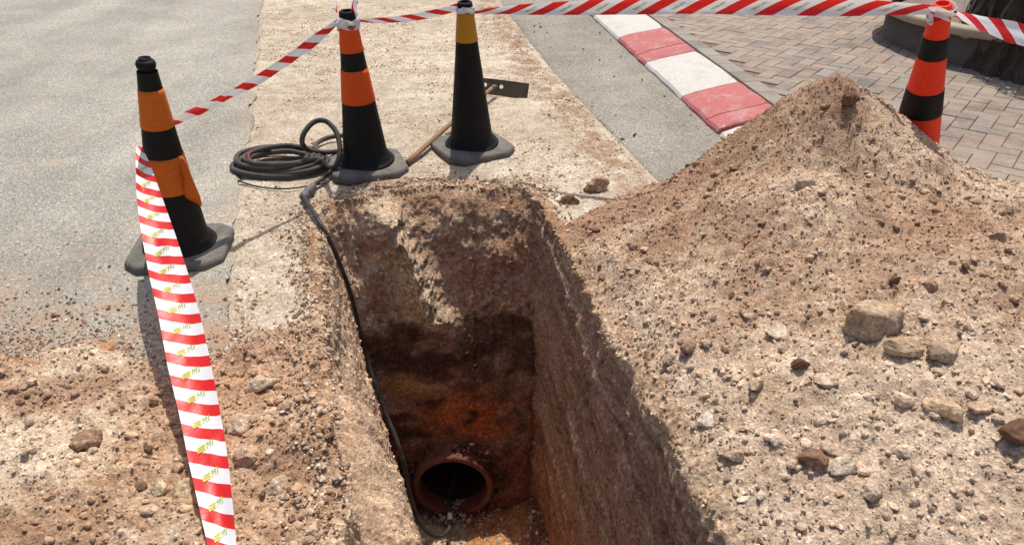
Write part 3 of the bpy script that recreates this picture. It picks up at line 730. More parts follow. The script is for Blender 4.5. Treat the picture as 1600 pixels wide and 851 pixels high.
ROCKS = [
 (1350, 510, 100, .8, .75, .2, (.43, .315, .21), 1, 'largest rounded tan boulder resting halfway down the tall heap', 'boulder', 'boulder'),
 (1416, 550, 60, .7, .65, -.5, T_, 2, 'angular tan rock hollow underneath, middle one in the row of three that the boulder starts', 'rock', 'rock'),
 (1471, 551, 54, .8, .7, .4, (.42, .31, .21), 3, 'rounded brown rock, farthest from the largest boulder in its row of three', 'rock', 'rock'),
 (1258, 290, 34, .8, .9, .3, (.50, .38, .27), 4, 'pale pointed rock sitting on the upper flank below the crest of the tall heap', 'rock', 'rock'),
 (1324, 162, 32, .8, .8, .1, D_, 5, 'dark brown clod just under the crest of the tall heap', 'clod', 'clod'),
 (1290, 165, 18, .8, .8, .1, B_, 6, 'small brown clod beside the dark clod at the heap crest', 'clod', 'clod'),
 (1464, 642, 66, .45, .55, -.7, (.52, .37, .235), 7, 'long orange tan slab of rock standing tilted low on the tall heap', 'rock', 'rock'),
 (1528, 640, 42, .7, .6, .3, (.47, .34, .23), 8, 'lumpy tan rock just beyond the tilted slab at the low side of the heap', 'rock', 'rock'),
 (1584, 682, 56, .8, .8, .3, D_, 9, 'big dark brown clod at the right border of the photo', 'clod', 'clod'),
 (1270, 722, 44, .8, .7, .1, (.26, .155, .10), 10, 'dark rounded clod touching a cream rock near the foot of the tall heap', 'clod', 'clod'),
 (1312, 730, 56, .8, .7, .6, C_, 11, 'cream coloured rock touching a dark clod near the foot of the tall heap', 'rock', 'rock'),
 (1076, 543, 36, .7, .7, .9, B_, 12, 'brown clod alone on the pit side slope of the heap', 'clod', 'clod'),
 (1252, 570, 30, .8, .8, .2, D_, 13, 'near black clod on the open slope to the near side of the largest boulder', 'clod', 'clod'),
 (1218, 520, 42, .7, .4, .3, C_, 14, 'flat cream stone on the slope between the lone brown clod and the largest boulder', 'rock', 'rock'),
 (1560, 372, 26, .8, .7, .3, B_, 15, 'small brown clod high on the outer shoulder of the tall heap', 'clod', 'clod'),
 (1452, 448, 26, .8, .9, .3, B_, 16, 'upright brown clod on the slope directly above the three rocks', 'clod', 'clod'),
 (1398, 440, 20, .8, .7, .3, D_, 17, 'small dark clod uphill of the largest boulder', 'clod', 'clod'),
 (1442, 738, 26, .8, .6, .6, C_, 18, 'small bright cream stone on the pale near slope', 'rock', 'rock'),
 (1358, 770, 36, .8, .7, .2, (.52, .41, .30), 19, 'tan stone below the cream rock near the foot of the heap', 'rock', 'rock'),
 (1180, 602, 40, .6, .5, .8, T_, 20, 'tan stone half buried midway along the pit side slope', 'rock', 'rock'),
 (930, 296, 46, .7, .7, .1, (.40, .28, .19), 21, 'brown clod at the toe of the heap next to the far corner of the pit', 'clod', 'clod'),
 (890, 318, 26, .8, .8, .1, D_, 22, 'dark clod lodged at the far right corner of the pit rim', 'clod', 'clod'),
 (1150, 715, 34, .8, .7, .1, (.50, .37, .26), 23, 'tan clod close above the pit rim near the foot of the heap', 'clod', 'clod'),
 (1215, 690, 38, .7, .8, 1.2, (.54, .42, .31), 24, 'upright tan stone between the dark rounded clod and the half buried stone', 'rock', 'rock'),
 (405, 606, 66, .55, .6, .75, (.56, .44, .32), 31, 'largest tan rock in the crumbly soil on the left of the pit', 'rock', 'rock'),
 (252, 768, 34, .8, .9, .2, (.54, .42, .26), 32, 'smooth yellowish stone beside the striped tape shadow', 'rock', 'rock'),
 (287, 770, 36, .8, .9, .5, (.52, .40, .26), 33, 'yellowish stone half shaded by the tape and touching its smooth twin', 'rock', 'rock'),
 (140, 690, 44, .8, .6, .5, (.33, .21, .14), 34, 'brown clod in the soil spread on the far left side of the tape', 'clod', 'clod'),
 (430, 765, 44, .8, .8, .5, (.48, .36, .26), 35, 'tan clod between the near tape end and the pit rim', 'clod', 'clod'),
 (375, 668, 48, .7, .6, 1.2, (.52, .40, .29), 36, 'flattish tan rock right beside the striped tape edge', 'rock', 'rock'),
 (385, 720, 30, .8, .7, .2, (.40, .28, .19), 37, 'brown clod between the flattish tan rock and the tan clod near the tape', 'clod', 'clod'),
 (165, 546, 52, .8, .3, .2, (.42, .23, .12), 38, 'flat orange brown lump at the edge of the soil spread on the asphalt', 'clod', 'clod'),
 (442, 640, 30, .8, .7, .2, B_, 39, 'brown clod between the largest left rock and the pit rim', 'clod', 'clod'),
 (600, 280, 18, .8, .8, .2, D_, 40, 'small dark stone behind the pit in front of the two banded cones', 'rock', 'rock'),
]
for (px, py, wp, asp, hg, rz, colr, sd_, lab, nm, ct) in ROCKS:
    rock(px, py, wp, asp, hg, rz, colr, sd_, lab, name=nm, cat=ct)

# ------------------------------------------------------------------ traffic cones
def cone_r(f):     # radius of the body over its height (0..1)
    return .034+(.105-.034)*(1-f)**1.05
def axis_top(B, px, py, h):
    d = ray(px, py); o = np.array([0, 0, CAM_H])-B
    a_, b_, c_ = d@d, 2*o@d, o@o-h*h; disc = max(0, b_*b_-4*a_*c_)
    c = [(-b_+s*math.sqrt(disc))/(2*a_) for s in (-1, 1)]
    T = [np.array([0, 0, CAM_H])+d*t for t in c]; T.sort(key=lambda q: -(q-B)[2]); return T[0]
def make_cone(base_px, top_px, gz, H, bands, body, label, rz, knob, basemat, base_w=.365, thick=.034):
    B = at(*base_px, z=gz); T = axis_top(B, *top_px, H); ax = Vector(T-B).normalized()
    root = empty('traffic_cone', tuple(B)); root.rotation_mode = 'QUATERNION'
    # the foot stays nearly flat, the body leans
    root.rotation_quaternion = Matrix.Rotation(rz, 3, 'Z').to_quaternion()
    tag(root, label, 'traffic cone')
    q = Matrix.Rotation(-rz, 3, 'Z') @ ax
    lean = Vector((0, 0, 1)).rotation_difference(q)
    # foot: rounded square slab with chamfered corners
    V, F = [], []; n = 64
    prof = [(.0, .985), (.004, 1.0), (thick*.6, 1.0), (thick*.92, .975), (thick, .93), (thick+.003, .80), (thick+.004, .60), (thick+.008, .50)]
    for (z, s) in prof:
        for k in range(n):
            t = 2*math.pi*k/n; c, s_ = math.cos(t), math.sin(t)
            e = 6.5; rr = (abs(c)**e+abs(s_)**e)**(-1/e)*base_w/2
            oct_ = base_w/2*1.66/(abs(c)+abs(s_))
            rr = min(rr, oct_)*s
            V.append((rr*c, rr*s_, z+.003*math.sin(3*t+rz*5)*(1 if z > .01 else 0)))
    F = [tuple(f) for f in grid_faces(len(prof), n, True)]; F.append(tuple((len(prof)-1)*n+k for k in range(n))); F.append(tuple(range(n))[::-1])
    mesh_py('base', V, F, basemat, root)
    def onaxis(o): o.rotation_mode = 'QUATERNION'; o.rotation_quaternion = lean; return o
    pr = [(.135, thick-.004), (.138, thick+.010), (.130, thick+.018), (.124, thick+.020), (.122, thick+.030), (.112, thick+.042), (.105, thick+.06)]
    z0 = thick+.06
    for i in range(1, 31):
        f = i/30.; pr.append((cone_r(f), z0+(H*(.945 if knob else .985)-z0)*f))
    zt_ = pr[-1][1]
    if not knob: pr += [(cone_r(1)*.86, zt_+.004), (cone_r(1)*.7, zt_+.003), (cone_r(1)*.68, zt_-.03)]
    onaxis(lathe('body', pr, body, root))
    if knob:
        r = cone_r(1)
        kp_ = [(r+.001, zt_-.055), (r+.002, zt_-.02), (r*.72, zt_-.006), (r*.66, zt_+.002), (r*.92, zt_+.012), (r*.98, zt_+.026), (r*.86, zt_+.036), (r*.72, zt_+.038), (r*.62, zt_+.040), (r*.62, zt_+.046), (r*.50, zt_+.046), (r*.48, zt_+.03), (.0005, zt_+.03)]
        onaxis(lathe('cap', kp_, M_BLACK, root))
    def rad_at(z):
        f = (z-z0)/(zt_-z0); return cone_r(min(1, max(0, f)))
    for (f0, f1, mt, nm) in bands:
        a0, a1 = f0*H, f1*H; P = [(rad_at(a0)+.0004, a0)]
        for i in range(9): zz_ = a0+(a1-a0)*i/8.; P.append((rad_at(zz_)+.0022, zz_))
        P.append((rad_at(a1)+.0004, a1))
        onaxis(lathe(nm, P, mt, root))
    return root, B, T
H1 = .765
c1, B1, T1 = make_cone((285, 392), (226, 92), .010, H1, [(.685, .865, M_AMBER, 'reflective_sleeve'), (.365, .545, M_AMBER, 'reflective_sleeve')], M_BLACK,
    'black cone with knob top and two amber sleeves, the lower torn, standing on the asphalt', R(8), True, M_RUBBER)
c2, B2, T2 = make_cone((574, 262), (541, 14), .006, H1, [(.76, .91, M_ORANGE, 'reflective_sleeve'), (.455, .655, M_ORANGE, 'reflective_sleeve')], M_BLACK,
    'black cone with two bright orange sleeves standing beside the coiled hose', R(20), False, M_RUBBER)
c3, B3, T3 = make_cone((738, 234), (726, 0), .006, H1, [(.755, .93, M_YELLOW, 'reflective_sleeve')], M_BLACK,
    'black cone with a single mustard yellow sleeve standing in front of the hoe', R(28), False, M_RUBBER, .37)
c4, B4, T4 = make_cone((1419, 268), (1474, 2), .105, .80, [(.715, .823, M_BLACK, 'dark_band'), (.395, .533, M_BLACK, 'dark_band')], M_REDOR,
    'red orange cone with two black bands standing on the pavers behind the heap', R(15), False, M_RUBBER)
# torn flap of the lower sleeve on the first cone
ax1 = (T1-B1)/np.linalg.norm(T1-B1)
V = []; nF = 9
for i in range(nF):
    for j in range(5):
        s = i/(nF-1.); t = j/4.; zc = .415-.155*s
        P = B1+ax1*zc; out = np.array([.85, -.5, 0])
        r0 = .060+.010*s+.018*math.sin(s*3.1)
        V.append(P+out*r0+np.array([.0+.055*s, -.02*s, 0])*t+np.array([.012*t, .008*math.sin(5*s+3*t), -.04*t*s+.006*math.sin(9*s)])+np.array([.035*t*(1-s), 0, 0])*.6)
fp = mesh_py('torn_flap', [tuple(np.array(v)) for v in V], [tuple(f) for f in grid_faces(nF, 5)], M_AMBER)
fp.parent = c1; fp.matrix_parent_inverse = (Matrix.Translation(Vector(B1)) @ Matrix.Rotation(R(8), 4, 'Z')).inverted()
fp['label'] = 'torn orange end of the sleeve hanging loose'
sol = fp.modifiers.new('thickness', 'SOLIDIFY'); sol.thickness = .002

# ------------------------------------------------------------------ barrier tapes
PITCHT = .125
def _dummy(): pass
def ribbon(name, P, wd, side, parent=None, mat=None, puv=PITCHT, slant=1.0, phase=0, curl=.0, flut=0.0, seed=0, nw=9):
    """P: path points, wd: width per point, side: the across vector per point"""
    P = np.asarray(P, float); n = len(P)
    T = np.gradient(P, axis=0); T /= np.linalg.norm(T, axis=1)[:, None]
    Sd = np.asarray(side, float); Sd = Sd-T*(Sd*T).sum(1)[:, None]; Sd /= np.linalg.norm(Sd, axis=1)[:, None]
    Nn = np.cross(T, Sd); s = np.concatenate([[0], np.cumsum(np.linalg.norm(np.diff(P, axis=0), axis=1))])
    V = []; uv = []
    for i in range(n):
        for j in range(nw):
            t = j/(nw-1.)-.5
            off = curl*(4*t*t-1)*wd[i]+flut*(float(vnoise(np.array(s[i]*6), np.array(t*3), seed=seed+5))+.5*float(vnoise(np.array(s[i]*19+t*4), np.array(t*2), seed=seed+6)))*wd[i]
            V.append(P[i]+Sd[i]*t*wd[i]+Nn[i]*off)
            uv.append(((s[i]/puv+phase), slant*t*.085/puv))
    F = grid_faces(n, nw); o = mesh_py(name, V, [tuple(f) for f in F], mat or M_TAPE, parent)
    ul = o.data.uv_layers.new(name='UVMap'); idx = [l.vertex_index for l in o.data.loops]
    for k, vi in enumerate(idx): ul.data[k].uv = uv[vi]
    return o, (P, Sd, Nn, s, wd, curl, puv, phase, slant, flut, seed)
def logo_print(tape, info, flip=1, tiltl=.0, bs=1, s_from=0, s_to=99, off=.0018, scale=1.0):
    """small slanted block and letters M I printed in each white stripe"""
    P, Sd, Nn, s, wd, curl, puv, phase, slant, flut, seed = info; V, F, FM = [], [], []
    def surf(ss, t):      # t in -0.5..0.5
        p = [np.interp(ss, s, P[:, k]) for k in range(3)]; d = [np.interp(ss, s, Sd[:, k]) for k in range(3)]; nn = [np.interp(ss, s, Nn[:, k]) for k in range(3)]
        w_ = np.interp(ss, s, wd); fl_ = flut*(float(vnoise(np.array(ss*6), np.array(t*3), seed=seed+5))+.5*float(vnoise(np.array(ss*19+t*4), np.array(t*2), seed=seed+6)))*w_
        return np.array(p)+np.array(d)*t*w_+np.array(nn)*(curl*(4*t*t-1)*w_+fl_+off*flip)
    def quad(a0, b0, a1, b1, sh, m, c0):
        b = len(V); k = 3; b0, b1 = b0*bs, b1*bs
        for q in range(k+1):
            aa = a0+(a1-a0)*q/k
            for bb in (b0, b1): V.append(surf(c0+(bb+sh*aa)*scale-(slant-tiltl)*aa*.085*0.9, aa))
        for q in range(k): F.append((b+2*q, b+2*q+1, b+2*q+3, b+2*q+2)); FM.append(m)
    n0 = int(math.floor(phase)); k = n0
    while True:
        c0 = (k-phase+.735)*puv; k += 1
        if c0 < s_from+.01: continue
        if c0 > min(s_to, s[-1]-.02): break
        V, F, FM = [], [], []
        for q in range(3): quad(-.24, -.010+.0075*q, -.02, -.0055+.0075*q, .0, 0, c0)
        quad(-.24, -.010, -.21, .0095, 0, 0, c0); quad(-.05, -.010, -.02, .004, 0, 0, c0)
        quad(.015, -.010, .035, .010, 0, 1, c0); quad(.04, .002, .06, .010, 0, 1, c0); quad(.065, -.004, .085, .004, 0, 1, c0); quad(.09, .002, .11, .010, 0, 1, c0); quad(.115, -.010, .135, .010, 0, 1, c0)
        quad(.17, -.010, .195, .010, 0, 1, c0)
        mesh_py('logo_print', V, F, [M_LOGO, M_LOGOB], tape, fmat=FM, smooth=False)
def lin(*pts): return np.array(pts, float)
def smooth_keys(keys, n=24): return catmull(np.array(keys, float), n)

# foreground stretch, from the first cone down towards the viewer
A0 = B1+ax1*.475+np.array([-.062, -.01, 0])
def atd(px, py, dp): d = ray(px, py); return np.array([0, 0, CAM_H])+d*dp
dA = (A0[1]*cp+(CAM_H-A0[2])*sp)
FT = [(217, 228, 8), (224, 262, 22), (236, 320, 38), (256, 400, 52), (277, 480, 58), (294, 560, 62), (311, 640, 59), (326, 720, 57), (338, 790, 50), (347, 851, 44), (352, 920, 44)]
dps = np.interp(np.arange(len(FT)), [0, len(FT)-1], [0, 1]); dEnd = 1.60
ydist = np.array([f[1] for f in FT], float); tt = (ydist-ydist[0])/(ydist[-1]-ydist[0])
# straight in space: 1/depth is linear in the picture
inv = (1/dA+(1/dEnd-1/dA)*tt)/(1+.10*tt*(1-tt))
key = np.array([atd(f[0], f[1], 1/iv_) for f, iv_ in zip(FT, inv)])
key = np.vstack([key, key[-1]+(key[-1]-key[-2])*1.3+np.array([0, 0, -.03])])
wk = np.array([f[2]/iv_/FPX for f, iv_ in zip(FT, inv)]); wk = np.append(wk, .06)
Pf = catmull(key, 24); wf = catmull(np.column_stack([wk, wk, wk]), 24)[:, 0]
fs = np.linspace(0, 1, len(Pf)); sidef = np.column_stack([np.ones(len(Pf)), .25*np.ones(len(Pf))-.1*fs, -.12+.30*fs])
tp, info = ribbon('barrier_tape', Pf, wf, sidef, curl=.10, flut=.05, seed=3, phase=.2, slant=-.75, puv=.088)
tag(tp, 'broad red and white striped tape running down from the knob topped cone towards the viewer', 'barrier tape')
nz = info[2][40]; flipf = 1 if nz[2] > 0 else -1
logo_print(tp, info, flip=flipf, s_from=.12, tiltl=-1.15, bs=-1)

def stretch(a, b, sag, wds, angs, n=60, label='', phase=0, slant=1.0, logos=False, curl=0, flut=.08, seed=1, extra=None, lflip=1, puv=PITCHT):
    t = np.linspace(0, 1, n); P = a[None]*(1-t)[:, None]+b[None]*t[:, None]; P[:, 2] -= sag*4*t*(1-t)
    if extra is not None: P = P+extra(t)
    T = (b-a)/np.linalg.norm(b-a); hz = np.cross([0, 0, 1.], T); hz /= np.linalg.norm(hz); up = np.cross(T, hz)
    an = np.interp(t, *angs); side = np.cos(an)[:, None]*up[None]+np.sin(an)[:, None]*hz[None]
    o, info = ribbon('barrier_tape', P, np.interp(t, *wds), side, slant=slant, phase=phase, curl=curl, flut=flut, seed=seed, puv=puv)
    tag(o, label, 'barrier tape')
    if logos: logo_print(o, info, flip=lflip, s_from=.25)
    return o, info
u2 = (T2-B2)/np.linalg.norm(T2-B2); u3 = (T3-B3)/np.linalg.norm(T3-B3); u4 = (T4-B4)/np.linalg.norm(T4-B4)
K2 = B2+u2*.715; K3 = B3+u3*.725; K4 = B4+u4*.765
s12, _ = stretch(B1+ax1*.53+np.array([.04, .02, 0]), K2+np.array([-.04, -.01, 0]), .035, ([0, .2, .5, .85, 1], [.055, .055, .055, .045, .02]), ([0, .3, .6, 1], [-.75, -.55, -.3, .1]), label='red and white tape slanting up from the knob topped cone to the next cone', phase=.3, seed=7)
s23, _ = stretch(K2+np.array([.035, 0, 0]), K3+np.array([-.03, -.01, .01]), .02, ([0, .15, .6, 1], [.010, .02, .034, .034]), ([0, .5, 1], [.3, -.1, -.1]), label='thin twisted tape between the cone beside the hose and the yellow banded cone', phase=.1, seed=9)
s34, _ = stretch(K3+np.array([.035, 0, -.015]), K4+np.array([-.04, 0, .0]), -.02, ([0, .06, .12, .3, .6, .85, 1], [.018, .028, .045, .066, .072, .070, .035]), ([0, .1, .5, 1], [.4, .1, -.12, .0]), label='long horizontal striped tape between the yellow banded cone and the red orange cone', phase=.0, slant=-1.5, logos=True, curl=.16, seed=11, n=140, lflip=1, puv=.165)
s4r, _ = stretch(K4+np.array([.04, 0, -.01]), atd(1720, 75, 3.05), .02, ([0, .12, .4, 1], [.025, .055, .085, .085]), ([0, .4, 1], [.9, .5, .5]), label='tape running off from the red orange cone past the planter', phase=.4, seed=13)
s2u, _ = stretch(K2+np.array([-.045, 0, .03]), at(512, -60, Y=3.80), .0, ([0, .05, .2, 1], [.02, .03, .045, .06]), ([0, 1], [.3, .4]), label='short steep tape rising from the top of the cone beside the hose', phase=.15, seed=15)
# wraps and knots round the cone tops
def wrap(C, ax, r, h, parent, seed, white=.0, name='knot', puv=.5):
    P = []; n = 110; turns = 2.6; ax = Vector(ax); q = Vector((0, 0, 1)).rotation_difference(ax)
    sid = []
    for i in range(n):
        t = i/(n-1.); a_ = 2*math.pi*turns*t; rr = r*(1.10+.10*math.sin(a_*1.7+seed)+.05*math.sin(a_*4.3)); zz_ = h*(.35*math.sin(a_*.63+seed)+.2*math.sin(a_*1.9))
        P.append(np.array(C)+np.array(q @ Vector((rr*math.cos(a_), rr*math.sin(a_), zz_)))); sid.append(np.array(ax)+.35*np.array([math.cos(a_*1.3), math.sin(a_*2.1), 0]))
    o, _ = ribbon(name, np.array(P), np.full(n, h*.85), np.array(sid), parent, phase=white, flut=.35, seed=seed, nw=5, puv=puv)
    return o
wrap(K2-u2*.005, u2, .037, .048, s23, 3, .5, puv=2.2); wrap(K3, u3, .037, .022, s34, 4, .5, puv=2.2); wrap(K4-u4*.01, u4, .040, .045, s4r, 6, .40)
# loose tails of the knot on the second cone
kt, _ = ribbon('loose_end', catmull([K2+np.array([.02, 0, .0]), K2+np.array([.03, .0, .03]), K2+np.array([.035, -.005, .06]), K2+np.array([.045, 0, .085])], 8), np.full(25, .022), np.tile([1., .3, 0], (25, 1)), s23, phase=.1)

# ------------------------------------------------------------------ hoses
hose = empty('hose', (float(at(440, 262, z=0)[0]), float(at(440, 262, z=0)[1]), 0.0))
tag(hose, 'coiled grey and black rubber hose whose end runs down into the pipe', 'hose')
hc = at(440, 263, z=.0)
def W2L(o): o.parent = hose; o.matrix_parent_inverse = Matrix.Translation(hose.location).inverted(); return o
hr = np.random.default_rng(12); P = []
loops = [(.228, .165, .010), (.208, .145, .022), (.178, .130, .030), (.200, .138, .045), (.150, .11, .036), (.172, .122, .055)]
for li, (ra, rb, z) in enumerate(loops):
    cx_, cy_ = hc[0]+hr.uniform(-.025, .03), hc[1]+hr.uniform(-.012, .012)
    for k in range(14):
        a_ = 2*math.pi*(k/14.)+.6; P.append((cx_+ra*math.cos(a_)*(1+.02*hr.normal()), cy_+rb*math.sin(a_)*(1+.02*hr.normal()), z+.012+.005*math.sin(a_*2+li)))
# the loop that stands up beside the cone, then one lying behind it
for (px, py, z) in [(520, 262, .05), (531, 238, .12), (526, 208, .19), (510, 190, .235), (492, 190, .235), (477, 205, .20), (472, 222, .15), (482, 234, .09), (510, 238, .06), (545, 234, .04)]:
    P.append(tuple(at(px, py, z=z)))
W2L(tube('coil', catmull(P, 6), .0125, M_HOSE, seg=12))
P = [tuple(at(px, py, z=z)) for (px, py, z) in [(560, 214, .03), (530, 212, .035), (505, 218, .03), (492, 228, .025), (494, 238, .04), (475, 240, .05), (450, 236, .06), (424, 238, .06)]]
W2L(tube('inner_turn', catmull(P, 8), .0125, M_HOSE, seg=12))
P = []
for k in range(16):
    a_ = 2*math.pi*k/18.+.25; P.append((hc[0]+.02+.175*math.cos(a_), hc[1]+.015+.12*math.sin(a_), .066+.004*math.sin(3*a_)))
ro = W2L(tube('red_turn', catmull(P, 6), .0065, M_HOSER, seg=10)); ro['label'] = 'thinner dark red turn lying in the coil'
P = [tuple(at(px, py, z=z)) for (px, py, z) in [(372, 282, .012), (400, 291, .012), (440, 295, .012), (480, 291, .013), (510, 286, .012)]]
W2L(tube('outer_turn', catmull(P, 8), .004, M_HOSEB, seg=8))
P = [tuple(at(px, py, z=z)) for (px, py, z) in [(530, 245, .06), (522, 262, .04), (505, 278, .03), (492, 288, .025), (482, 298, .025)]]
W2L(tube('link', catmull(P, 8), .0105, M_HOSEB, seg=10))
P = [tuple(at(px, py, z=z)) for (px, py, z) in [(490, 290, .028), (483, 297, .026), (477, 303, .026), (474, 309, .025)]]
W2L(tube('coupling', catmull(P, 6), .018, M_COUP, seg=12, rfun=lambda t: .016+.004*(1 if .25 < t < .5 or .7 < t < .9 else 0)))
lead = [at(474, 306, z=.028), at(484, 322, z=.035), at(498, 345, z=.03), at(515, 375, Y=2.84), at(530, 410, Y=2.82), at(545, 450, Y=2.81), at(557, 495, Y=2.80), at(570, 550, Y=2.80), at(586, 600, Y=2.74), at(604, 648, Y=2.66), at(621, 690, Y=2.58),
        at(634, 735, Y=2.52), at(642, 775, Y=2.49), at(652, 808, Y=2.47), at(666, 829, Y=2.47), at(684, 838, Y=2.49), at(699, 830, Y=2.55), at(703, 815, Y=2.62), at(702, 795, Y=2.68), at(702, 775, Y=2.76), (-.285, 2.95, -1.40), (-.285, 3.4, -1.43)]
W2L(tube('lead_hose', catmull(lead, 10), .0098, M_HOSEB, seg=12))
pb = catmull(lead, 10); seg_ = pb[172:178]
W2L(tube('white_ring', seg_, .0112, M_WHITE, seg=12))

# ------------------------------------------------------------------ pipe
pipe = empty('sewer_pipe', (PIPE_C[0], 2.715, PIPE_C[2])); tag(pipe, 'large reddish brown pipe end sticking out of the earth at the pit bottom', 'pipe')
def ytube(name, prof, mat, sq=1.0):      # lathe about Y; prof = (r, y)
    V = [(r*math.cos(2*math.pi*k/64), y_, r*math.sin(2*math.pi*k/64)) for r, y_ in prof for k in range(64)]
    return mesh_py(name, V, [tuple(f) for f in grid_faces(len(prof), 64, True)], mat, pipe)
ytube('barrel', [(.200, .6), (.200, .06), (.198, .045), (.190, .04)], M_PIPE)
ytube('socket_rim', [(.197, .10), (.199, .02), (.197, .004), (.190, -.001), (.176, -.002), (.169, .003), (.166, .015), (.166, .10)], M_PIPE)
M_DARKP = plastic('shaded_pipe_inside', (.035, .018, .014), .3, .7, (.06, .04, .03))  # darker copy of the pipe colours, the shade of the deep bore painted in
lin_ = ytube('lining', [(.1655, .09), (.1655, 2.2), (.12, 2.21), (.001, 2.21)], M_DARKP)

# ------------------------------------------------------------------ the hoe behind the third cone
hb = at(790, 149, z=.0); hoe = empty('hoe', tuple(hb)); tag(hoe, 'long handled hoe with a perforated rusty blade lying behind the yellow banded cone', 'hoe')
e0 = at(637, 254, z=.022); e1 = at(771, 136, z=.075)
t = np.linspace(0, 1, 14)[:, None]; P = e0*(1-t)+e1*t; P[:, 2] += .006*np.sin(t[:, 0]*3.1)
def H2(o): o.parent = hoe; o.matrix_parent_inverse = Matrix.Translation(hoe.location).inverted(); return o
H2(tube('handle', P, .0125, M_WOOD, seg=12, rfun=lambda s: .0145-.003*s))
# blade with two holes: a ring of quads round each hole
bl, bh, th = .315, .098, .005
def plate():
    V, F = [], []; cells = [(-.5*bl, -.17*bl), (-.17*bl, .17*bl), (.17*bl, .5*bl)]
    for side_ in (-1, 1):
        for ci, (xa, xb) in enumerate(cells):
            cx_ = (xa+xb)/2; hole = ci in (0, 1); n = 24; b = len(V); rh = .0125
            hx, hz = (xb-xa)/2, bh/2; ac = math.atan2(hz, hx)
            angs_ = [ac*q/3 for q in range(3)]+[ac+(math.pi-2*ac)*q/6 for q in range(6)]+[math.pi-ac+ac*q/3 for q in range(3)]; angs_ += [q+math.pi for q in angs_]
            for k in range(n):
                t_ = angs_[k]; c, s_ = math.cos(t_), math.sin(t_)
                q = min(hx/max(abs(c), 1e-6), hz/max(abs(s_), 1e-6)); X_, Z_ = cx_+q*c, q*s_
                V.append((X_, side_*th/2, Z_))
                V.append((cx_-.012+rh*c if hole else cx_, side_*th/2, rh*s_+.008 if hole else 0))
            for k in range(n):
                k2 = (k+1) % n; F.append((b+2*k, b+2*k2, b+2*k2+1, b+2*k+1))
    m = len(V)//2
    for ci in range(3):
        for k in range(24):
            k2 = (k+1) % 24; a0 = ci*48
            F.append((a0+2*k, a0+2*k2, m+a0+2*k2, m+a0+2*k)); F.append((a0+2*k+1, m+a0+2*k+1, m+a0+2*k2+1, a0+2*k2+1))
    V = [(x_, y_+.10*x_*x_/bl*2, z_) for x_, y_, z_ in V]
    return V, F
pv, pf = plate(); bc = at(786, 138, z=.050)
bo = mesh_py('blade', pv, pf, M_STEEL, hoe, smooth=False); bo.location = Vector(bc)-hoe.location; bo.rotation_euler = (R(-24), R(3.5), R(-12))
tb = H2(tube('socket', [e1-(e1-e0)*.03, e1+(e1-e0)*.004, bc+np.array([-.045, -.004, .01])], .013, M_COUP, seg=10))

# ------------------------------------------------------------------ raised planter with a palm trunk
def stone_mat(name, c):
    m, N, L, P = newmat(name); n = noise_node(N, L, 12, 8, .72); n2 = noise_node(N, L, 90, 5, .7)
    cc = mix(N, L, 1.0, mix(N, L, ramp(N, L, n.outputs[0], [(.4, 0), (.7, .6)]), c, tuple(x*.55 for x in c)), ramp(N, L, n2.outputs[0], [(.3, .8), (.7, 1.15)]), 'MULTIPLY')
    L.new(cc, P.inputs['Base Color']); P.inputs['Roughness'].default_value = .9; L.new(bump(N, L, n2.outputs[0], .6, .004), P.inputs['Normal']); return m
M_RING = stone_mat('pale_concrete', (.42, .34, .24)); M_PS = stone_mat('planter_soil', (.20, .155, .12)); 
pc = np.array([3.72, 5.62]); plr = 1.00
planter = empty('planter', (pc[0], pc[1], .1)); tag(planter, 'round raised planter with a pale concrete edge on the pavers behind the red orange cone', 'planter')
def zl(name, prof, mat, parent, seg=96, fn=None):
    V = []
    for r, z in prof:
        for k in range(seg):
            a_ = 2*math.pi*k/seg; q = 1+.010*math.sin(7*a_)+.006*math.sin(17*a_+1)
            V.append((r*q*math.cos(a_), r*q*math.sin(a_), z))
    return mesh_py(name, V, [tuple(f) for f in grid_faces(len(prof), seg, True)], mat, parent)
zl('edge_ring', [(plr-.04, .25), (plr-.03, .262), (plr+.045, .262), (plr+.06, .25), (plr+.06, .215), (plr+.05, .205), (plr-.02, .205)], M_RING, planter)
zl('ring_wall', [(plr-.03, -.02), (plr-.03, .206), (plr-.05, .21)], stone_mat('shaded_stone', (.13, .105, .085)), planter)  # the deep shade below the edge ring is put into the wall colour
zl('soil_fill', [(plr-.05, .17), (plr*.5, .20), (.002, .22)], M_PS, planter)
# palm trunk with hanging fibre
def trunk_mat():
    m, N, L, P = newmat('palm_fibre'); tc = N.new('ShaderNodeTexCoord'); mp = N.new('ShaderNodeMapping'); mp.inputs['Scale'].default_value = (1, 1, .06); L.new(tc.outputs['Object'], mp.inputs[0])
    n = noise_node(N, L, 60, 6, .75, mp.outputs[0]); c = ramp(N, L, n.outputs[0], [(.3, (.022, .015, .011)), (.55, (.085, .06, .042)), (.8, (.22, .17, .125))])
    L.new(c, P.inputs['Base Color']); P.inputs['Roughness'].default_value = .95; L.new(bump(N, L, n.outputs[0], 1, .02), P.inputs['Normal']); return m
MT = trunk_mat()
tc_ = np.array([3.62, 5.05]); palm = empty('palm_tree', (tc_[0], tc_[1], .1)); tag(palm, 'thick dark palm trunk shaggy with hanging fibre at the top right of the photo', 'palm tree')
V = []; nz_, ns_ = 40, 160
for i in range(nz_):
    z_ = -.02+1.7*i/(nz_-1)
    for k in range(ns_):
        a_ = 2*math.pi*k/ns_; r_ = .58-.05*min(1, z_/1.5)+.03*float(vnoise(np.array(a_*14), np.array(z_*1.2), seed=141))+.02*float(vnoise(np.array(a_*40), np.array(z_*2.5), seed=142))+.10*math.exp(-max(0, z_)/.2)
        V.append((r_*math.cos(a_), r_*math.sin(a_), z_))
mesh_py('trunk', V, [tuple(f) for f in grid_faces(nz_, ns_, True)], MT, palm)
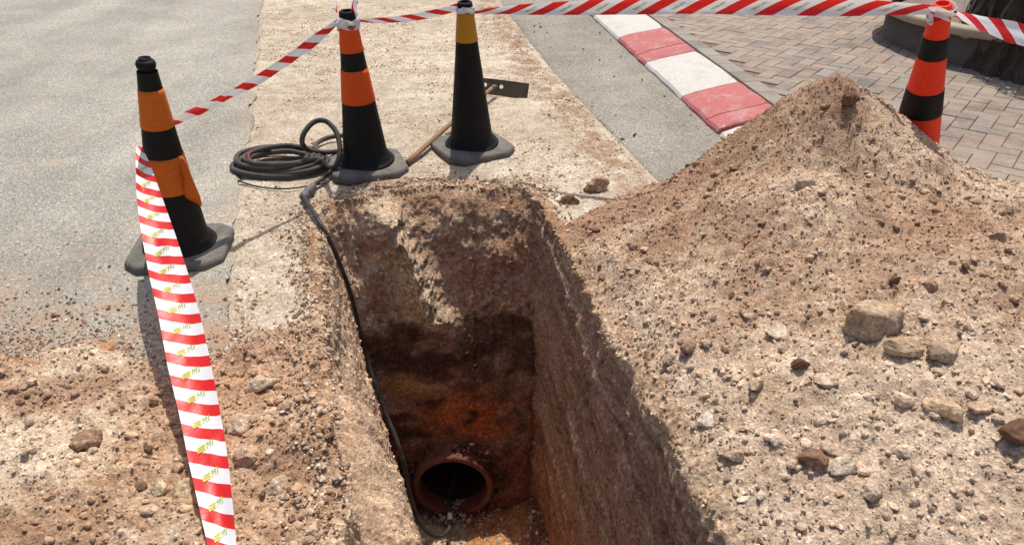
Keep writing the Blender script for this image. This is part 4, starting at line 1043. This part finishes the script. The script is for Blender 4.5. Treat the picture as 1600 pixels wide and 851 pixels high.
V, F = [], []; fr_ = np.random.default_rng(5)
for k in range(700):
    a_ = fr_.uniform(0, 2*math.pi); z0_ = fr_.uniform(.15, 1.65); ln = fr_.uniform(.15, .5); r0 = .57+fr_.uniform(0, .03); b = len(V); wv = fr_.uniform(.004, .014)
    for q in range(5):
        t_ = q/4.; rr_ = r0+.07*math.sin(t_*2.4)*fr_.uniform(.7, 1.1)+.02*t_; aa = a_+fr_.normal(0, .02); zq = max(.21, z0_-ln*t_)
        V.append((rr_*math.cos(aa-wv/rr_), rr_*math.sin(aa-wv/rr_), zq)); V.append((rr_*math.cos(aa+wv/rr_), rr_*math.sin(aa+wv/rr_), zq+.004))
    for q in range(4): F.append((b+2*q, b+2*q+1, b+2*q+3, b+2*q+2))
fo = mesh_py('fibre', V, F, MT, palm); fo['kind'] = 'stuff'
Vt = [(.0, .0, 1.70)]+[(.53*math.cos(2*math.pi*k/48), .53*math.sin(2*math.pi*k/48), 1.67) for k in range(48)]
mesh_py('cut_top', Vt, [(0, 1+k, 1+(k+1) % 48) for k in range(48)], M_PS, palm)
# mud and stones packed round the pipe mouth
mr = np.random.default_rng(44); n_ = 420; a_ = mr.uniform(-math.pi*.62, math.pi*1.62, n_); r_ = .205+np.abs(mr.normal(0, .030, n_))
pm = np.column_stack([PIPE_C[0]+r_*np.cos(a_), 2.735+mr.uniform(0, .07, n_), PIPE_C[2]+r_*np.sin(a_)])
pm = pm[pm[:, 2] > -DEPTH+.0]
scatter_col('gravel', pm, psize(mr, len(pm), .004, .016, 2.2), 2, np.tile([[.12, .062, .04]], (len(pm), 1)), 211, 'dark mud clods packed round the mouth of the pipe')
nb = 130; bx_ = PIPE_C[0]+mr.normal(0, .085, nb); pb_ = np.column_stack([bx_, mr.uniform(2.66, 2.80, nb), -DEPTH+.028+mr.uniform(0, .02, nb)])
scatter_col('gravel', pb_, psize(mr, nb, .006, .018, 2.2), 2, np.tile([[.40, .29, .20]], (nb, 1)), 212, 'pale stones washed into the lip of the pipe')
